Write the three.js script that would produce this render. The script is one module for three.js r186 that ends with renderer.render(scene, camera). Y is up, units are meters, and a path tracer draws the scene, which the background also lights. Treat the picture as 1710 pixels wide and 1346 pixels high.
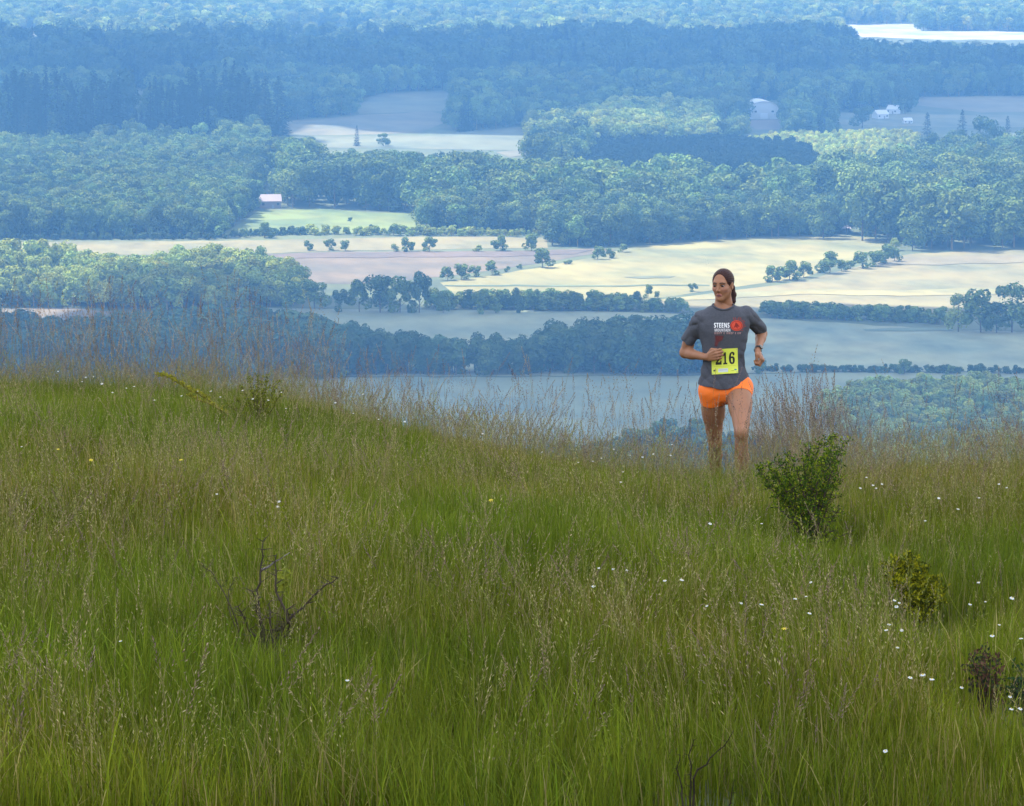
import * as THREE from 'three';
import { mergeGeometries } from 'three/addons/utils/BufferGeometryUtils.js';

// ---------------------------------------------------------------- camera
const scene = new THREE.Scene();
const F = 6450, CX = 855, CY = 673, HORIZON = -235;            // focal length and frame of the photograph in its own pixels
const EYE = 1.6, VALLEY = -198.4, PITCH = Math.atan((CY - HORIZON) / F);
const camera = new THREE.PerspectiveCamera(2 * Math.atan(CY / F) * 180 / Math.PI, 1024 / 806, 0.5, 20000);
camera.position.set(0, EYE, 0);
camera.rotation.set(-PITCH, 0, 0);
scene.add(camera);

// ---------------------------------------------------------------- sky, sun, haze, exposure
const SUN = new THREE.Vector3(-0.50, 0.80, -0.36).normalize();
const renderer = new THREE.WebGLRenderer({ antialias: true });
renderer.toneMapping = THREE.LinearToneMapping;
renderer.toneMappingExposure = 3.0;
renderer.shadowMap.enabled = true;
const sun = new THREE.DirectionalLight(new THREE.Color(1.0, 0.95, 0.86), 5);
sun.position.copy(SUN).multiplyScalar(3000);
sun.castShadow = true;
Object.assign(sun.shadow.camera, { left: -1500, right: 1500, top: 1500, bottom: -1500, near: 10, far: 9000 });
scene.add(sun, sun.target);
scene.fog = new THREE.FogExp2(new THREE.Color(0.19, 0.49, 0.95), 0.00014);

function rng(seed) {
  let s = seed >>> 0;
  return () => { s = (s + 0x6d2b79f5) | 0; let t = Math.imul(s ^ (s >>> 15), 1 | s); t = (t + Math.imul(t ^ (t >>> 7), 61 | t)) ^ t; return ((t ^ (t >>> 14)) >>> 0) / 4294967296; };
}
const hash2 = (x, y, s) => { let h = Math.imul(x, 374761393) ^ Math.imul(y, 668265263) ^ Math.imul(s, 1274126177); h = Math.imul(h ^ (h >>> 13), 1274126177); return ((h ^ (h >>> 16)) >>> 0) / 4294967296; };
function noise2(x, y, s = 1) {
  const ix = Math.floor(x), iy = Math.floor(y), fx = x - ix, fy = y - iy, u = fx * fx * (3 - 2 * fx), v = fy * fy * (3 - 2 * fy);
  return (hash2(ix, iy, s) * (1 - u) + hash2(ix + 1, iy, s) * u) * (1 - v) + (hash2(ix, iy + 1, s) * (1 - u) + hash2(ix + 1, iy + 1, s) * u) * v;
}
const fbm = (x, y, s = 1, o = 4) => { let a = 0.5, t = 0, n = 0; for (let i = 0; i < o; i++) { t += a * noise2(x, y, s + i * 17); n += a; a *= 0.5; x = x * 2 + 3.1; y = y * 2 + 1.7; } return t / n; };
const { clamp, lerp } = THREE.MathUtils;
function smoothstep(x, a, b) { const t = clamp((x - a) / (b - a), 0, 1); return t * t * (3 - 2 * t); }

{ // a bright sky of broken white cloud
  const W = 1024, H = 512, data = new Float32Array(W * H * 4);
  for (let r = 0; r < H; r++) for (let c = 0; c < W; c++) {
    const el = ((r + 0.5) / H - 0.5) * Math.PI, az = ((c + 0.5) / W - 0.5) * 2 * Math.PI, x = Math.cos(az) * Math.cos(el), z = Math.sin(az) * Math.cos(el), y = Math.sin(el);
    const up = Math.max(y, 0), k = 1.4 / (up + 0.25);
    const cl = smoothstep(fbm(x * k + 9.3, z * k + 4.1, 5, 5), 0.40, 0.62), glow = Math.pow(Math.max(0, x * SUN.x + y * SUN.y + z * SUN.z), 6) * 0.35;
    const hz = Math.pow(1 - up, 3), blue = [lerp(0.34, 0.74, hz), lerp(0.52, 0.86, hz), lerp(0.88, 1.0, hz)], white = [1.10, 1.09, 1.07];
    for (let i = 0; i < 3; i++) data[(r * W + c) * 4 + i] = (lerp(blue[i], white[i], cl * 0.85) + glow) * SKY_LEVEL();
    data[(r * W + c) * 4 + 3] = 1;
  }
  const sky = new THREE.DataTexture(data, W, H, THREE.RGBAFormat, THREE.FloatType);
  sky.mapping = THREE.EquirectangularReflectionMapping; sky.magFilter = THREE.LinearFilter; sky.needsUpdate = true;
  scene.background = sky; scene.environment = sky;
}
function SKY_LEVEL() { return 0.78; }

// ---------------------------------------------------------------- helpers
const taken = new Map();
function numbered(name) { const n = taken.get(name) ?? 0; taken.set(name, n + 1); return n ? name + '_' + String(n).padStart(3, '0') : name; }
function tag(o, label, category, group, kind) {
  if (label) o.userData.label = label;
  if (category) o.userData.category = category;
  if (group) o.userData.group = group;
  if (kind) o.userData.kind = kind;
  return o;
}
function mesh(name, geo, m, parent) {
  const o = new THREE.Mesh(geo, m);
  o.name = parent && parent !== scene ? name : numbered(name); o.castShadow = o.receiveShadow = true;
  (parent ?? scene).add(o); return o;
}
function base(name, x = 0, y = 0, z = 0, turn = 0) { const g = new THREE.Group(); g.name = numbered(name); g.position.set(x, y, z); g.rotation.y = turn; scene.add(g); return g; }
const mat = (r, g, b, rough = 1, extra = {}) => new THREE.MeshStandardMaterial({ color: new THREE.Color().setRGB(r, g, b), roughness: rough, ...extra });
const vmat = (rough = 1, extra = {}) => new THREE.MeshStandardMaterial({ color: 0xffffff, vertexColors: true, roughness: rough, ...extra });

// the photograph's pixels and the place: a ray through a pixel, where it meets the valley floor, and back
const SP = Math.sin(PITCH), CP = Math.cos(PITCH);
function ray(px, py) { const a = (px - CX) / F, b = (CY - py) / F; return [a, -SP + b * CP, -CP - b * SP]; }
function valleyAt(px, py, h = 0) { const r = ray(px, py), t = (VALLEY + h - EYE) / r[1]; return [r[0] * t, r[2] * t]; }
function atDepth(px, py, d) { const r = ray(px, py), t = -d / r[2]; return [r[0] * t, EYE + r[1] * t, -d]; }
function pixel(x, y, z) { const v = y - EYE, f = -v * SP - z * CP, u = v * CP - z * SP; return [CX + F * x / f, CY - F * u / f]; }
function inside(poly, x, y) {
  let c = false;
  for (let i = 0, j = poly.length - 1; i < poly.length; j = i++) { const a = poly[i], b = poly[j]; if ((a[1] > y) !== (b[1] > y) && x < (b[0] - a[0]) * (y - a[1]) / (b[1] - a[1]) + a[0]) c = !c; }
  return c;
}
class Tris { // triangles with colours
  constructor() { this.p = []; this.c = []; this.n = []; }
  tri(a, b, c, col) { this.p.push(...a, ...b, ...c); for (let i = 0; i < 3; i++) this.c.push(...col); }
  quad(a, b, c, d, col) { this.tri(a, b, c, col); this.tri(a, c, d, col); }
  geo() {
    const g = new THREE.BufferGeometry();
    g.setAttribute('position', new THREE.Float32BufferAttribute(this.p, 3)); g.setAttribute('color', new THREE.Float32BufferAttribute(this.c, 3));
    g.computeVertexNormals(); return g;
  }
}
function limb(t, a, b, ra, rb, col, sides = 5) { // a tapered bar from a to b
  const A = new THREE.Vector3(...a), B = new THREE.Vector3(...b), d = B.clone().sub(A).normalize(), u = new THREE.Vector3(Math.abs(d.y) > 0.9 ? 1 : 0, Math.abs(d.y) > 0.9 ? 0 : 1, 0).cross(d).normalize(), v = d.clone().cross(u);
  const ring = (P, r, k) => { const q = k / sides * 2 * Math.PI; return [P.x + r * (u.x * Math.cos(q) + v.x * Math.sin(q)), P.y + r * (u.y * Math.cos(q) + v.y * Math.sin(q)), P.z + r * (u.z * Math.cos(q) + v.z * Math.sin(q))]; };
  for (let k = 0; k < sides; k++) t.quad(ring(A, ra, k), ring(A, ra, k + 1), ring(B, rb, k + 1), ring(B, rb, k), col);
}
// ---------------------------------------------------------------- the hill in front
function hillY(x, d) {
  const lat = 0.37 * smoothstep(-x, -2.0, 2.6) - 0.022 * Math.min(0, x + 1.5) * Math.min(1, 4 / (Math.abs(x) + 1e-6)) + 0.05 * smoothstep(x, 1.5, 4);
  const dc = lerp(26.3, 31, smoothstep(-x, -1, 3)), e = d - dc, w = 2.6, s = 0.30;
  const y = 0.07 - 0.096 * d + lat * smoothstep(d, 6, 24) - s * (Math.sqrt(e * e + w * w) + e) / 2 + s * (Math.sqrt((12 - dc) ** 2 + w * w) + 12 - dc) / 2 * 0;
  const bumps = 0.10 * (fbm(x * 0.35 + 3, d * 0.35, 3, 3) - 0.5) * 2 + 0.05 * (noise2(x * 1.3, d * 1.3, 8) - 0.5);
  const far = smoothstep(Math.abs(x), 120, 420) * -40;
  return Math.max(y + bumps + far * smoothstep(Math.abs(x), 120, 420), VALLEY - 3);
}
{
  const xs = [], ds = [];
  for (let x = 0; x < 700;) { xs.push(x); x += x < 9 ? 0.3 : 0.3 + (x - 9) * 0.18; }
  const X = [...xs.slice(1).map((v) => -v).reverse(), ...xs];
  for (let d = -60; d < 720;) { ds.push(d); d += d < 6 ? 6 : d < 40 ? 0.3 : 0.3 + (d - 40) * 0.1; }
  const p = [], uv = [], idx = [];
  for (const d of ds) for (const x of X) { p.push(x, hillY(x, d), -d); uv.push(x / 4, d / 4); }
  for (let j = 0; j < ds.length - 1; j++) for (let i = 0; i < X.length - 1; i++) { const a = j * X.length + i, b = a + 1, c = a + X.length, e = c + 1; idx.push(a, b, e, a, e, c); }
  const g = new THREE.BufferGeometry();
  g.setAttribute('position', new THREE.Float32BufferAttribute(p, 3)); g.setAttribute('uv', new THREE.Float32BufferAttribute(uv, 2)); g.setIndex(idx); g.computeVertexNormals();
  tag(mesh('hill', g, mat(0.06, 0.065, 0.02)), 'grass covered hillside crest in the foreground', 'hill', null, 'structure');
}

// ---------------------------------------------------------------- the valley floor and its fields
function noiseMap(size, fn) {
  const d = new Uint8Array(size * size * 4);
  for (let y = 0; y < size; y++) for (let x = 0; x < size; x++) { const c = fn(x / size, y / size); for (let i = 0; i < 3; i++) d[(y * size + x) * 4 + i] = clamp(c[i] * 255, 0, 255); d[(y * size + x) * 4 + 3] = 255; }
  const t = new THREE.DataTexture(d, size, size); t.colorSpace = THREE.SRGBColorSpace; t.wrapS = t.wrapT = THREE.RepeatWrapping; t.magFilter = THREE.LinearFilter; t.needsUpdate = true; return t;
}
const tileable = (fn, u, v) => { const s = (t) => t * t * (3 - 2 * t), a = s(u), b = s(v); return fn(u, v) * (1 - a) * (1 - b) + fn(u - 1, v) * a * (1 - b) + fn(u, v - 1) * (1 - a) * b + fn(u - 1, v - 1) * a * b; };
// blotchy growth crossed by the faint rows of the mower
const fieldMap = noiseMap(1024, (u, v) => {
  const big = tileable((a, b) => fbm(a * 7 + 20, b * 7 + 20, 31, 4), u, v), mid = tileable((a, b) => fbm(a * 40 + 50, b * 16 + 50, 32, 3), u, v), fine = hash2(Math.floor(u * 1024), Math.floor(v * 1024), 4);
  const g = 0.90 + (big - 0.5) * 0.40 + (mid - 0.5) * 0.28 + (fine - 0.5) * 0.08, warm = (big - 0.5) * 0.22;
  return [g + warm, g, g - warm * 0.8];
});
fieldMap.anisotropy = 16;
const groundMap = fieldMap.clone(); groundMap.repeat.set(1 / 300, 1 / 300);
const floorGeo = new THREE.PlaneGeometry(14000, 12500).rotateX(-Math.PI / 2).translate(0, VALLEY, -4500);
{ const uv = floorGeo.attributes.uv, p = floorGeo.attributes.position; for (let i = 0; i < uv.count; i++) uv.setXY(i, p.getX(i), p.getZ(i)); }
tag(mesh('valley_floor', floorGeo, mat(0.085, 0.10, 0.035, 1, { map: groundMap })), 'wide flat valley floor far below the hill', 'ground', null, 'structure');

let fieldLevel = 0.02;
const keepClear = [];
function field(name, label, color, outline, turn = 0, clear = false, size = 260) {
  fieldLevel += 0.01;
  const pts = [];
  for (let i = 0; i < outline.length; i++) { // bend the straight edges a little, as farm tracks and ditches do
    const a = outline[i], b = outline[(i + 1) % outline.length], n = Math.max(1, Math.round(Math.hypot(b[0] - a[0], b[1] - a[1]) / 22));
    for (let k = 0; k < n; k++) { const t = k / n, x = lerp(a[0], b[0], t), y = lerp(a[1], b[1], t) + (k ? (noise2(x * 0.03, a[1] * 0.03, 77) - 0.5) * 2.4 : 0); pts.push(valleyAt(x, y, fieldLevel)); }
  }
  const shape = new THREE.Shape(pts.map((q) => new THREE.Vector2(q[0], q[1])));
  const g = new THREE.ShapeGeometry(shape).rotateX(Math.PI / 2).translate(0, VALLEY + fieldLevel, 0);
  const p = g.attributes.position, uv = g.attributes.uv, c = Math.cos(turn), s = Math.sin(turn);
  for (let i = 0; i < p.count; i++) uv.setXY(i, (p.getX(i) * c - p.getZ(i) * s) / size, (p.getX(i) * s + p.getZ(i) * c) / size);
  if (g.index) { const ix = g.index.array; for (let i = 0; i < ix.length; i += 3) { const t = ix[i]; ix[i] = ix[i + 1]; ix[i + 1] = t; } }
  g.computeVertexNormals();
  if (clear) keepClear.push(outline);
  return tag(mesh(name, g, mat(...color, 1, { map: fieldMap })), label, 'field', null, 'structure');
}
const STRAW = [0.215, 0.185, 0.06], CREAM = [0.185, 0.156, 0.062], TAN = [0.138, 0.100, 0.054], PINK = [0.16, 0.122, 0.072], FAR = [0.150, 0.132, 0.066], FARG = [0.135, 0.138, 0.066], HAY = [0.22, 0.23, 0.12], LAWN = [0.14, 0.17, 0.035], SAGE = [0.165, 0.185, 0.10];
// in cloud shade, nearest first
field('field', 'grey green hay field in cloud shade, lowest one above the grass crest', SAGE, [[300, 760], [300, 628], [640, 630], [1140, 628], [1400, 622], [1900, 622], [1900, 800], [300, 800]], 0.05);
field('field', 'long grey green field between the dark tree belt and the hedge', HAY, [[380, 512], [560, 516], [1000, 520], [1140, 524], [1290, 532], [1590, 552], [1900, 556], [1900, 620], [1400, 620], [1140, 626], [640, 628], [420, 628]], 0.1);
field('field', 'tan bare strip at the left edge under the lit wood', PINK, [[-180, 515], [120, 514], [190, 520], [160, 534], [-180, 536]]);
// in the sun
field('field', 'bright straw field in the middle of the valley', STRAW, [[735, 472], [850, 455], [1000, 428], [1050, 413], [1250, 396], [1400, 392], [1478, 400], [1500, 408], [1440, 430], [1340, 464], [1180, 486], [1040, 506], [900, 504], [760, 492]], 0.35);
field('field', 'broad cream and tan field at the right under the wood', CREAM, [[1050, 508], [1190, 490], [1350, 468], [1450, 440], [1520, 424], [1600, 420], [1900, 414], [1900, 500], [1700, 520], [1560, 522], [1300, 522]], 0.2);
field('field', 'pinkish tan ploughed field behind the lit wood', TAN, [[430, 424], [600, 420], [850, 419], [1000, 415], [1030, 417], [900, 440], [740, 462], [600, 474], [500, 474], [440, 470]], 0.15);
field('field', 'narrow cream strip dotted with round bushes', CREAM, [[-180, 406], [380, 402], [700, 395], [912, 397], [915, 414], [600, 418], [430, 423], [-180, 430]], 0.1);
field('field', 'bright green lawn field below the farmhouse', LAWN, [[372, 392], [400, 374], [432, 352], [520, 348], [610, 354], [700, 357], [698, 386], [560, 391]], 0.3, true);
// far fields
field('field', 'pale tan far field behind the wooded middle ridge', FAR, [[440, 205], [600, 192], [720, 186], [760, 196], [700, 222], [520, 226], [450, 220]], 0.2, true, 400);
field('field', 'pale far clearing running up between dark woods', FARG, [[590, 170], [640, 156], [770, 149], [740, 168], [745, 185], [600, 190]], 0.2, true, 400);
field('field', 'pale grey far field left of the wooded knoll', FARG, [[525, 228], [720, 226], [890, 210], [880, 232], [868, 252], [640, 246], [530, 246]], 0.2, true, 400);
field('field', 'pinkish far field at the right edge', FAR, [[1515, 162], [1900, 160], [1900, 184], [1640, 188], [1530, 176]], 0.2, true, 400);
field('field', 'pale far strip behind the right conifers', FARG, [[1400, 188], [1620, 192], [1900, 190], [1900, 210], [1620, 214], [1480, 210], [1400, 208]], 0.2, true, 400);
field('field', 'small pale yard below the white barn', PINK, [[1240, 200], [1304, 198], [1302, 216], [1262, 216]], 0, true, 400);
field('field', 'brightest white strip far off at the upper right', [0.36, 0.33, 0.27], [[1392, 42], [1525, 40], [1540, 52], [1660, 52], [1900, 60], [1900, 68], [1560, 66], [1440, 62]], 0.1, true, 400);
field('field', 'tiny pale clearing high among the dark left woods', FARG, [[186, 150], [246, 146], [250, 162], [230, 172], [196, 160]], 0.1, true, 400);
field('field', 'small pale strip beside the wooded knoll', FAR, [[828, 254], [920, 248], [925, 256], [850, 262]], 0.1, true, 400);
field('field', 'small pale gap in the far left canopy', FAR, [[20, 52], [70, 50], [72, 60], [22, 60]], 0.1, true, 400);
field('field', 'small pale strip in the far middle canopy', FAR, [[470, 46], [600, 50], [604, 57], [470, 54]], 0.1, true, 400);

field('field', 'thin green ditch line across the straw field', [0.10, 0.12, 0.05], [[742, 475.5], [860, 475], [1000, 476], [1110, 474.5], [1185, 475.5], [1185, 477.5], [1110, 476.5], [1000, 478.5], [860, 477.5], [742, 477.5]]);
field('field', 'small grey green weedy streak in the middle of the straw field', [0.13, 0.13, 0.06], [[1040, 462.5], [1075, 460.5], [1128, 461], [1118, 464], [1070, 465]]);
field('field', 'narrow green weedy streak in the hay field right of the runner', [0.13, 0.16, 0.08], [[1440, 549], [1500, 547], [1590, 547.5], [1592, 552], [1500, 552.5], [1445, 552]]);
field('field', 'pale yellow mown band along the near edge of the broad field', [0.24, 0.205, 0.075], [[1080, 503], [1190, 489.5], [1330, 483], [1500, 485], [1720, 478], [1900, 476], [1900, 484], [1720, 490], [1500, 494], [1330, 491], [1200, 499]]);
field('field', 'darker tan band along the far side of the ploughed field', [0.118, 0.082, 0.054], [[436, 424.5], [600, 421], [850, 420], [990, 417], [960, 424], [850, 428], [600, 430], [440, 432]]);
field('field', 'greyish band across the far side of the broad field', [0.158, 0.132, 0.064], [[1480, 430], [1640, 427], [1900, 424], [1900, 436], [1640, 440], [1460, 444]]);
// ---------------------------------------------------------------- trees of the valley
const leafy = (extra) => new THREE.MeshPhysicalMaterial({ color: 0xffffff, vertexColors: true, roughness: 1, transmission: 0.10, thickness: 0, specularIntensity: 0.1, ...extra });
const leafMat = leafy({}), barkMat = mat(0.10, 0.075, 0.05);
// a crown of leaf clumps on lobes; height 1 from the ground, so that one shape serves trees of every size
function broadCrown(seed, { lobes = 11, spread = 0.40, low = 0.09, leaves = 1250, size = 0.038, squash = 0.5, inner = 0.82 } = {}) {
  const r = rng(seed), t = new Tris(), L = [];
  for (let i = 0; i < lobes; i++) {
    const a = r() * 6.283, h = Math.pow(r(), 0.8), w = spread * Math.sqrt(Math.max(0.05, 1 - Math.pow(Math.abs(h - 0.38) / 0.64, 2.2))), q = w * Math.sqrt(r()) * 0.8;
    L.push([Math.cos(a) * q, low + 0.10 + h * (0.80 - low), Math.sin(a) * q, 0.10 + 0.10 * r(), 0.85 + 0.3 * r()]);
  }
  L.push([0, 0.52, 0, 0.25, 0.95]);
  for (let i = 0; i < leaves; i++) {
    const l = L[Math.floor(r() * L.length)], u = r() * 2 - 1, a = r() * 6.283, k = Math.sqrt(1 - u * u), n = [k * Math.cos(a), u, k * Math.sin(a)], rad = l[3] * (inner + (1.08 - inner) * r());
    const c = [l[0] + n[0] * rad, Math.max(low * 0.7, l[1] + n[1] * rad * (0.9 + squash * 0.2)), l[2] + n[2] * rad];
    const N = new THREE.Vector3(n[0] + (r() - 0.5) * 0.8, n[1] + 0.12 + (r() - 0.5) * 0.8, n[2] + (r() - 0.5) * 0.8).normalize(), U = new THREE.Vector3(r() - 0.5, r() - 0.5, r() - 0.5).cross(N).normalize(), V = N.clone().cross(U);
    const s = size * (0.6 + 0.8 * r()), tone = l[4] * (0.88 + 0.24 * r()), col = [tone * (0.92 + 0.16 * r()), tone, tone * (0.9 + 0.2 * r())];
    const P = (x, y, b) => [c[0] + (U.x * x + V.x * y) * s + N.x * b * s, c[1] + (U.y * x + V.y * y) * s + N.y * b * s, c[2] + (U.z * x + V.z * y) * s + N.z * b * s];
    t.quad(P(-0.9, 0, -0.25), P(0, -0.6, 0.1), P(1, 0.1, -0.25), P(0.1, 0.7, 0.1), col);
  }
  return t.geo();
}
function coneCrown(seed, { leaves = 560, width = 0.17, low = 0.06, size = 0.05, ragged = 0.5 } = {}) {
  const r = rng(seed), t = new Tris(), tiers = 15, W = Array.from({ length: tiers }, () => 0.7 + ragged * r());
  for (let i = 0; i < leaves; i++) {
    const h = Math.pow(r(), 1.35), a = r() * 6.283, k = Math.floor(h * tiers), bough = 0.75 + 0.25 * Math.sin(a * (4 + k % 3) + k * 1.7), q = width * Math.pow(1 - h, 0.8) * W[k] * bough * Math.sqrt(0.25 + 0.75 * r()) + 0.006;
    const y = low + h * (1 - low) - q * 0.35, c = [Math.cos(a) * q, y, Math.sin(a) * q], s = size * (0.5 + 0.7 * r()) * (1 - 0.5 * h), tone = 0.8 + 0.4 * r(), col = [tone, tone, tone];
    const O = new THREE.Vector3(Math.cos(a), -0.35 + 0.3 * r(), Math.sin(a)), S = new THREE.Vector3(-Math.sin(a), (r() - 0.5) * 0.8, Math.cos(a)), P = (x, z) => [c[0] + O.x * x * s + S.x * z * s, c[1] + O.y * x * s + S.y * z * s, c[2] + O.z * x * s + S.z * z * s];
    t.quad(P(-0.9, 0), P(0.1, -0.5), P(1, 0), P(0.1, 0.5), col);
  }
  return t.geo();
}
function trunkGeo(seed, top, radius, limbs) {
  const r = rng(seed), t = new Tris(), w = [1, 1, 1];
  limb(t, [0, -0.02, 0], [0.01, top * 0.55, 0.01], radius, radius * 0.7, w, 6); limb(t, [0.01, top * 0.55, 0.01], [0, top, 0], radius * 0.7, radius * 0.25, w, 5);
  for (let i = 0; i < limbs; i++) { const a = i / limbs * 6.283 + r(), h = top * (0.35 + 0.5 * r()), q = 0.13 + 0.12 * r(); limb(t, [0, h, 0], [Math.cos(a) * q, h + 0.10 + 0.16 * r(), Math.sin(a) * q], radius * 0.4, radius * 0.1, w, 4); }
  return t.geo();
}
function whole(crown, trunk) { const c = trunk.attributes.color.array; for (let i = 0; i < c.length; i += 3) { c[i] = 1.5; c[i + 1] = 0.8; c[i + 2] = 1.2; } return mergeGeometries([crown, trunk]); }
const BROAD = [1, 2, 3, 4, 5].map((s) => broadCrown(s * 31, { spread: 0.36 + 0.04 * (s % 3), lobes: 10 + s })), TALL = [6, 7, 8].map((s) => broadCrown(s * 31, { spread: 0.25, lobes: 13, low: 0.0 })), BUSHY = [9, 10, 11].map((s) => broadCrown(s * 31, { spread: 0.5, lobes: 9, low: -0.06, leaves: 800, size: 0.06 })), CONE = [12, 13, 14].map((s) => coneCrown(s * 31, { width: 0.185 + 0.025 * (s % 3), leaves: 1000, size: 0.042 }));
const TRUNK = trunkGeo(5, 0.75, 0.018, 6), CONETRUNK = trunkGeo(6, 0.9, 0.012, 0), BUSHTRUNK = trunkGeo(7, 0.4, 0.02, 5);
const SHAPES = {
  broad: BROAD.map((c) => whole(c, TRUNK.clone())), tall: TALL.map((c) => whole(c, TRUNK.clone())), bushy: BUSHY.map((c) => whole(c, BUSHTRUNK.clone())), cone: CONE.map((c) => whole(c, CONETRUNK.clone())),
};
const GREEN = { litFresh: [0.25, 0.29, 0.06], mid: [0.135, 0.182, 0.042], dark: [0.08, 0.115, 0.042], fir: [0.022, 0.036, 0.02], lime: [0.36, 0.38, 0.07] };  // the palest green carries a sunlit tone, used most in lit woods
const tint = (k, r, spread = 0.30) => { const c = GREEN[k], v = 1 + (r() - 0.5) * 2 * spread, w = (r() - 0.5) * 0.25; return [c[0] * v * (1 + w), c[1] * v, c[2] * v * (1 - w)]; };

keepClear.push([[1236, 168], [1312, 168], [1310, 216], [1240, 216]], [[1385, 186], [1425, 186], [1422, 208], [1388, 208]], [[1196, 182], [1228, 182], [1226, 192], [1198, 192]], [[1350, 176], [1372, 176], [1371, 188], [1352, 188]], [[1458, 182], [1504, 176], [1502, 198], [1458, 198]], [[1507, 196], [1524, 196], [1524, 207], [1507, 207]], [[534, 304], [562, 304], [562, 318], [534, 318]], [[1350, 302], [1370, 302], [1370, 312], [1350, 312]], [[1394, 377], [1418, 377], [1418, 386], [1394, 386]], [[1128, 195], [1144, 195], [1144, 204], [1128, 204]]); // what the photograph shows between the crowns
const woods = []; // name, label, outline of the ground it stands on, kinds [shape, colour, share], height range, spacing
function wood(label, outline, kinds, height, gap) { woods.push({ label, outline, kinds, height, gap, places: [] }); }
const W = 1900, E = -190;
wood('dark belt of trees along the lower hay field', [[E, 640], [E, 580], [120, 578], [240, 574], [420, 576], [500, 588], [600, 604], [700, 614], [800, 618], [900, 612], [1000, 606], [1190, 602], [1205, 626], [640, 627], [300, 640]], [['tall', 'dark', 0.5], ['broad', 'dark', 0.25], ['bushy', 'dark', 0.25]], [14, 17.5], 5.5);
wood('sunlit wood of pale green trees left of the ploughed field', [[E, 512], [E, 462], [0, 460], [120, 462], [300, 458], [420, 464], [490, 478], [514, 496], [505, 508], [400, 520], [100, 514]], [['broad', 'litFresh', 0.65], ['broad', 'lime', 0.12], ['bushy', 'litFresh', 0.23]], [10, 15], 7);  // pale and yellowish leaf colours also stand in for sunlit tops
wood('dense wood at the left with a canopy of small rounded crowns', [[E, 398], [150, 398], [372, 397], [384, 382], [410, 364], [430, 350], [428, 330], [440, 290], [440, 262], [E, 262]], [['broad', 'mid', 0.7], ['tall', 'dark', 0.3]], [13, 18], 7);
wood('dark stand of tall conifers at the left', [[E, 262], [130, 262], [300, 252], [395, 250], [470, 258], [520, 250], [470, 224], [400, 214], [E, 214]], [['cone', 'fir', 0.93], ['tall', 'dark', 0.07]], [24, 46], 11);
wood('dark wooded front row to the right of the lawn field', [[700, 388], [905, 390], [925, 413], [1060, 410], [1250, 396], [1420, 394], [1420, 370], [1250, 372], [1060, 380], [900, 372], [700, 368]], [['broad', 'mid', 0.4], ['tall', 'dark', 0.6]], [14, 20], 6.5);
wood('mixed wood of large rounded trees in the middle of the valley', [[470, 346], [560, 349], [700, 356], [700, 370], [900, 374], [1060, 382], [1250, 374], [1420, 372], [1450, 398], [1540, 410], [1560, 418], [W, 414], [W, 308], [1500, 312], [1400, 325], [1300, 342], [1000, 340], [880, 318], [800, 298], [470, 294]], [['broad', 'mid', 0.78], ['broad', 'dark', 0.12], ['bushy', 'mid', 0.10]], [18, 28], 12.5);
wood('row of low bushes along the foot of the dark front row', [[510, 393], [700, 394], [915, 396], [915, 390], [700, 389], [510, 389]], [['bushy', 'litFresh', 1]], [3, 4.5], 5);
wood('smooth dark plantation below the wooded knoll', [[960, 304], [1375, 304], [1352, 272], [1320, 256], [1200, 254], [990, 258]], [['tall', 'fir', 1]], [11, 13], 6);
wood('yellow green young plantation left of the right conifers', [[1250, 305], [1530, 300], [1538, 238], [1400, 234], [1290, 236], [1250, 248]], [['tall', 'lime', 0.7], ['tall', 'litFresh', 0.3]], [7, 9], 6);
wood('domed wooded knoll in sun left of the white barn', [[868, 258], [990, 262], [1195, 262], [1200, 210], [1150, 204], [1000, 206], [930, 222], [885, 240]], [['broad', 'litFresh', 0.8], ['broad', 'mid', 0.2]], [16, 20], 8.5);
wood('dark conifers standing among pale yards at the right', [[1515, 270], [1660, 276], [1700, 262], [1710, 240], [1600, 238], [1540, 236]], [['cone', 'fir', 0.6], ['broad', 'dark', 0.4]], [24, 40], 11);
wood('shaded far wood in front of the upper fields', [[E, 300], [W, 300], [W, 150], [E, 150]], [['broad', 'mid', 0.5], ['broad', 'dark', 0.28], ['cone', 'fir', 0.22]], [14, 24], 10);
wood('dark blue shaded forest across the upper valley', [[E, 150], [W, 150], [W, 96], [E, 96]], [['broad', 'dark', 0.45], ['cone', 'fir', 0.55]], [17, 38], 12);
wood('hazy far forest canopy along the top of the view', [[E - 60, 96], [W + 60, 96], [W + 60, -75], [E - 60, -75]], [['broad', 'mid', 0.4], ['broad', 'litFresh', 0.45], ['broad', 'lime', 0.07], ['cone', 'fir', 0.08]], [14, 24], 13);  // large share of pale leaf colour paints the canopy as sunlit
wood('scrubby young trees just beyond the crest at the right', [[1400, 665], [1500, 652], [1650, 648], [W, 650], [W, 860], [1440, 860], [1420, 740], [1370, 700]], [['bushy', 'litFresh', 0.6], ['broad', 'litFresh', 0.25], ['broad', 'mid', 0.15]], [3.5, 7], 4.5);
wood('low thicket just beyond the grass crest in the middle', [[760, 790], [850, 775], [960, 762], [1040, 748], [1085, 728], [1170, 726], [1200, 745], [1420, 780], [1420, 860], [760, 860]], [['bushy', 'mid', 0.6], ['broad', 'dark', 0.4]], [4, 7], 5);
wood('hedge of mixed bushes between the bright field and the hay field', [[712, 518], [760, 517], [900, 519], [1000, 520], [1140, 524], [1140, 517], [900, 511], [720, 508]], [['bushy', 'mid', 0.7], ['broad', 'dark', 0.3]], [4, 8], 4.5);
wood('low hedge right of the runner below the broad field', [[1275, 531], [1420, 536], [1575, 541], [1575, 534], [1420, 529], [1280, 524]], [['bushy', 'mid', 1]], [4, 7], 4.5);
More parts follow.
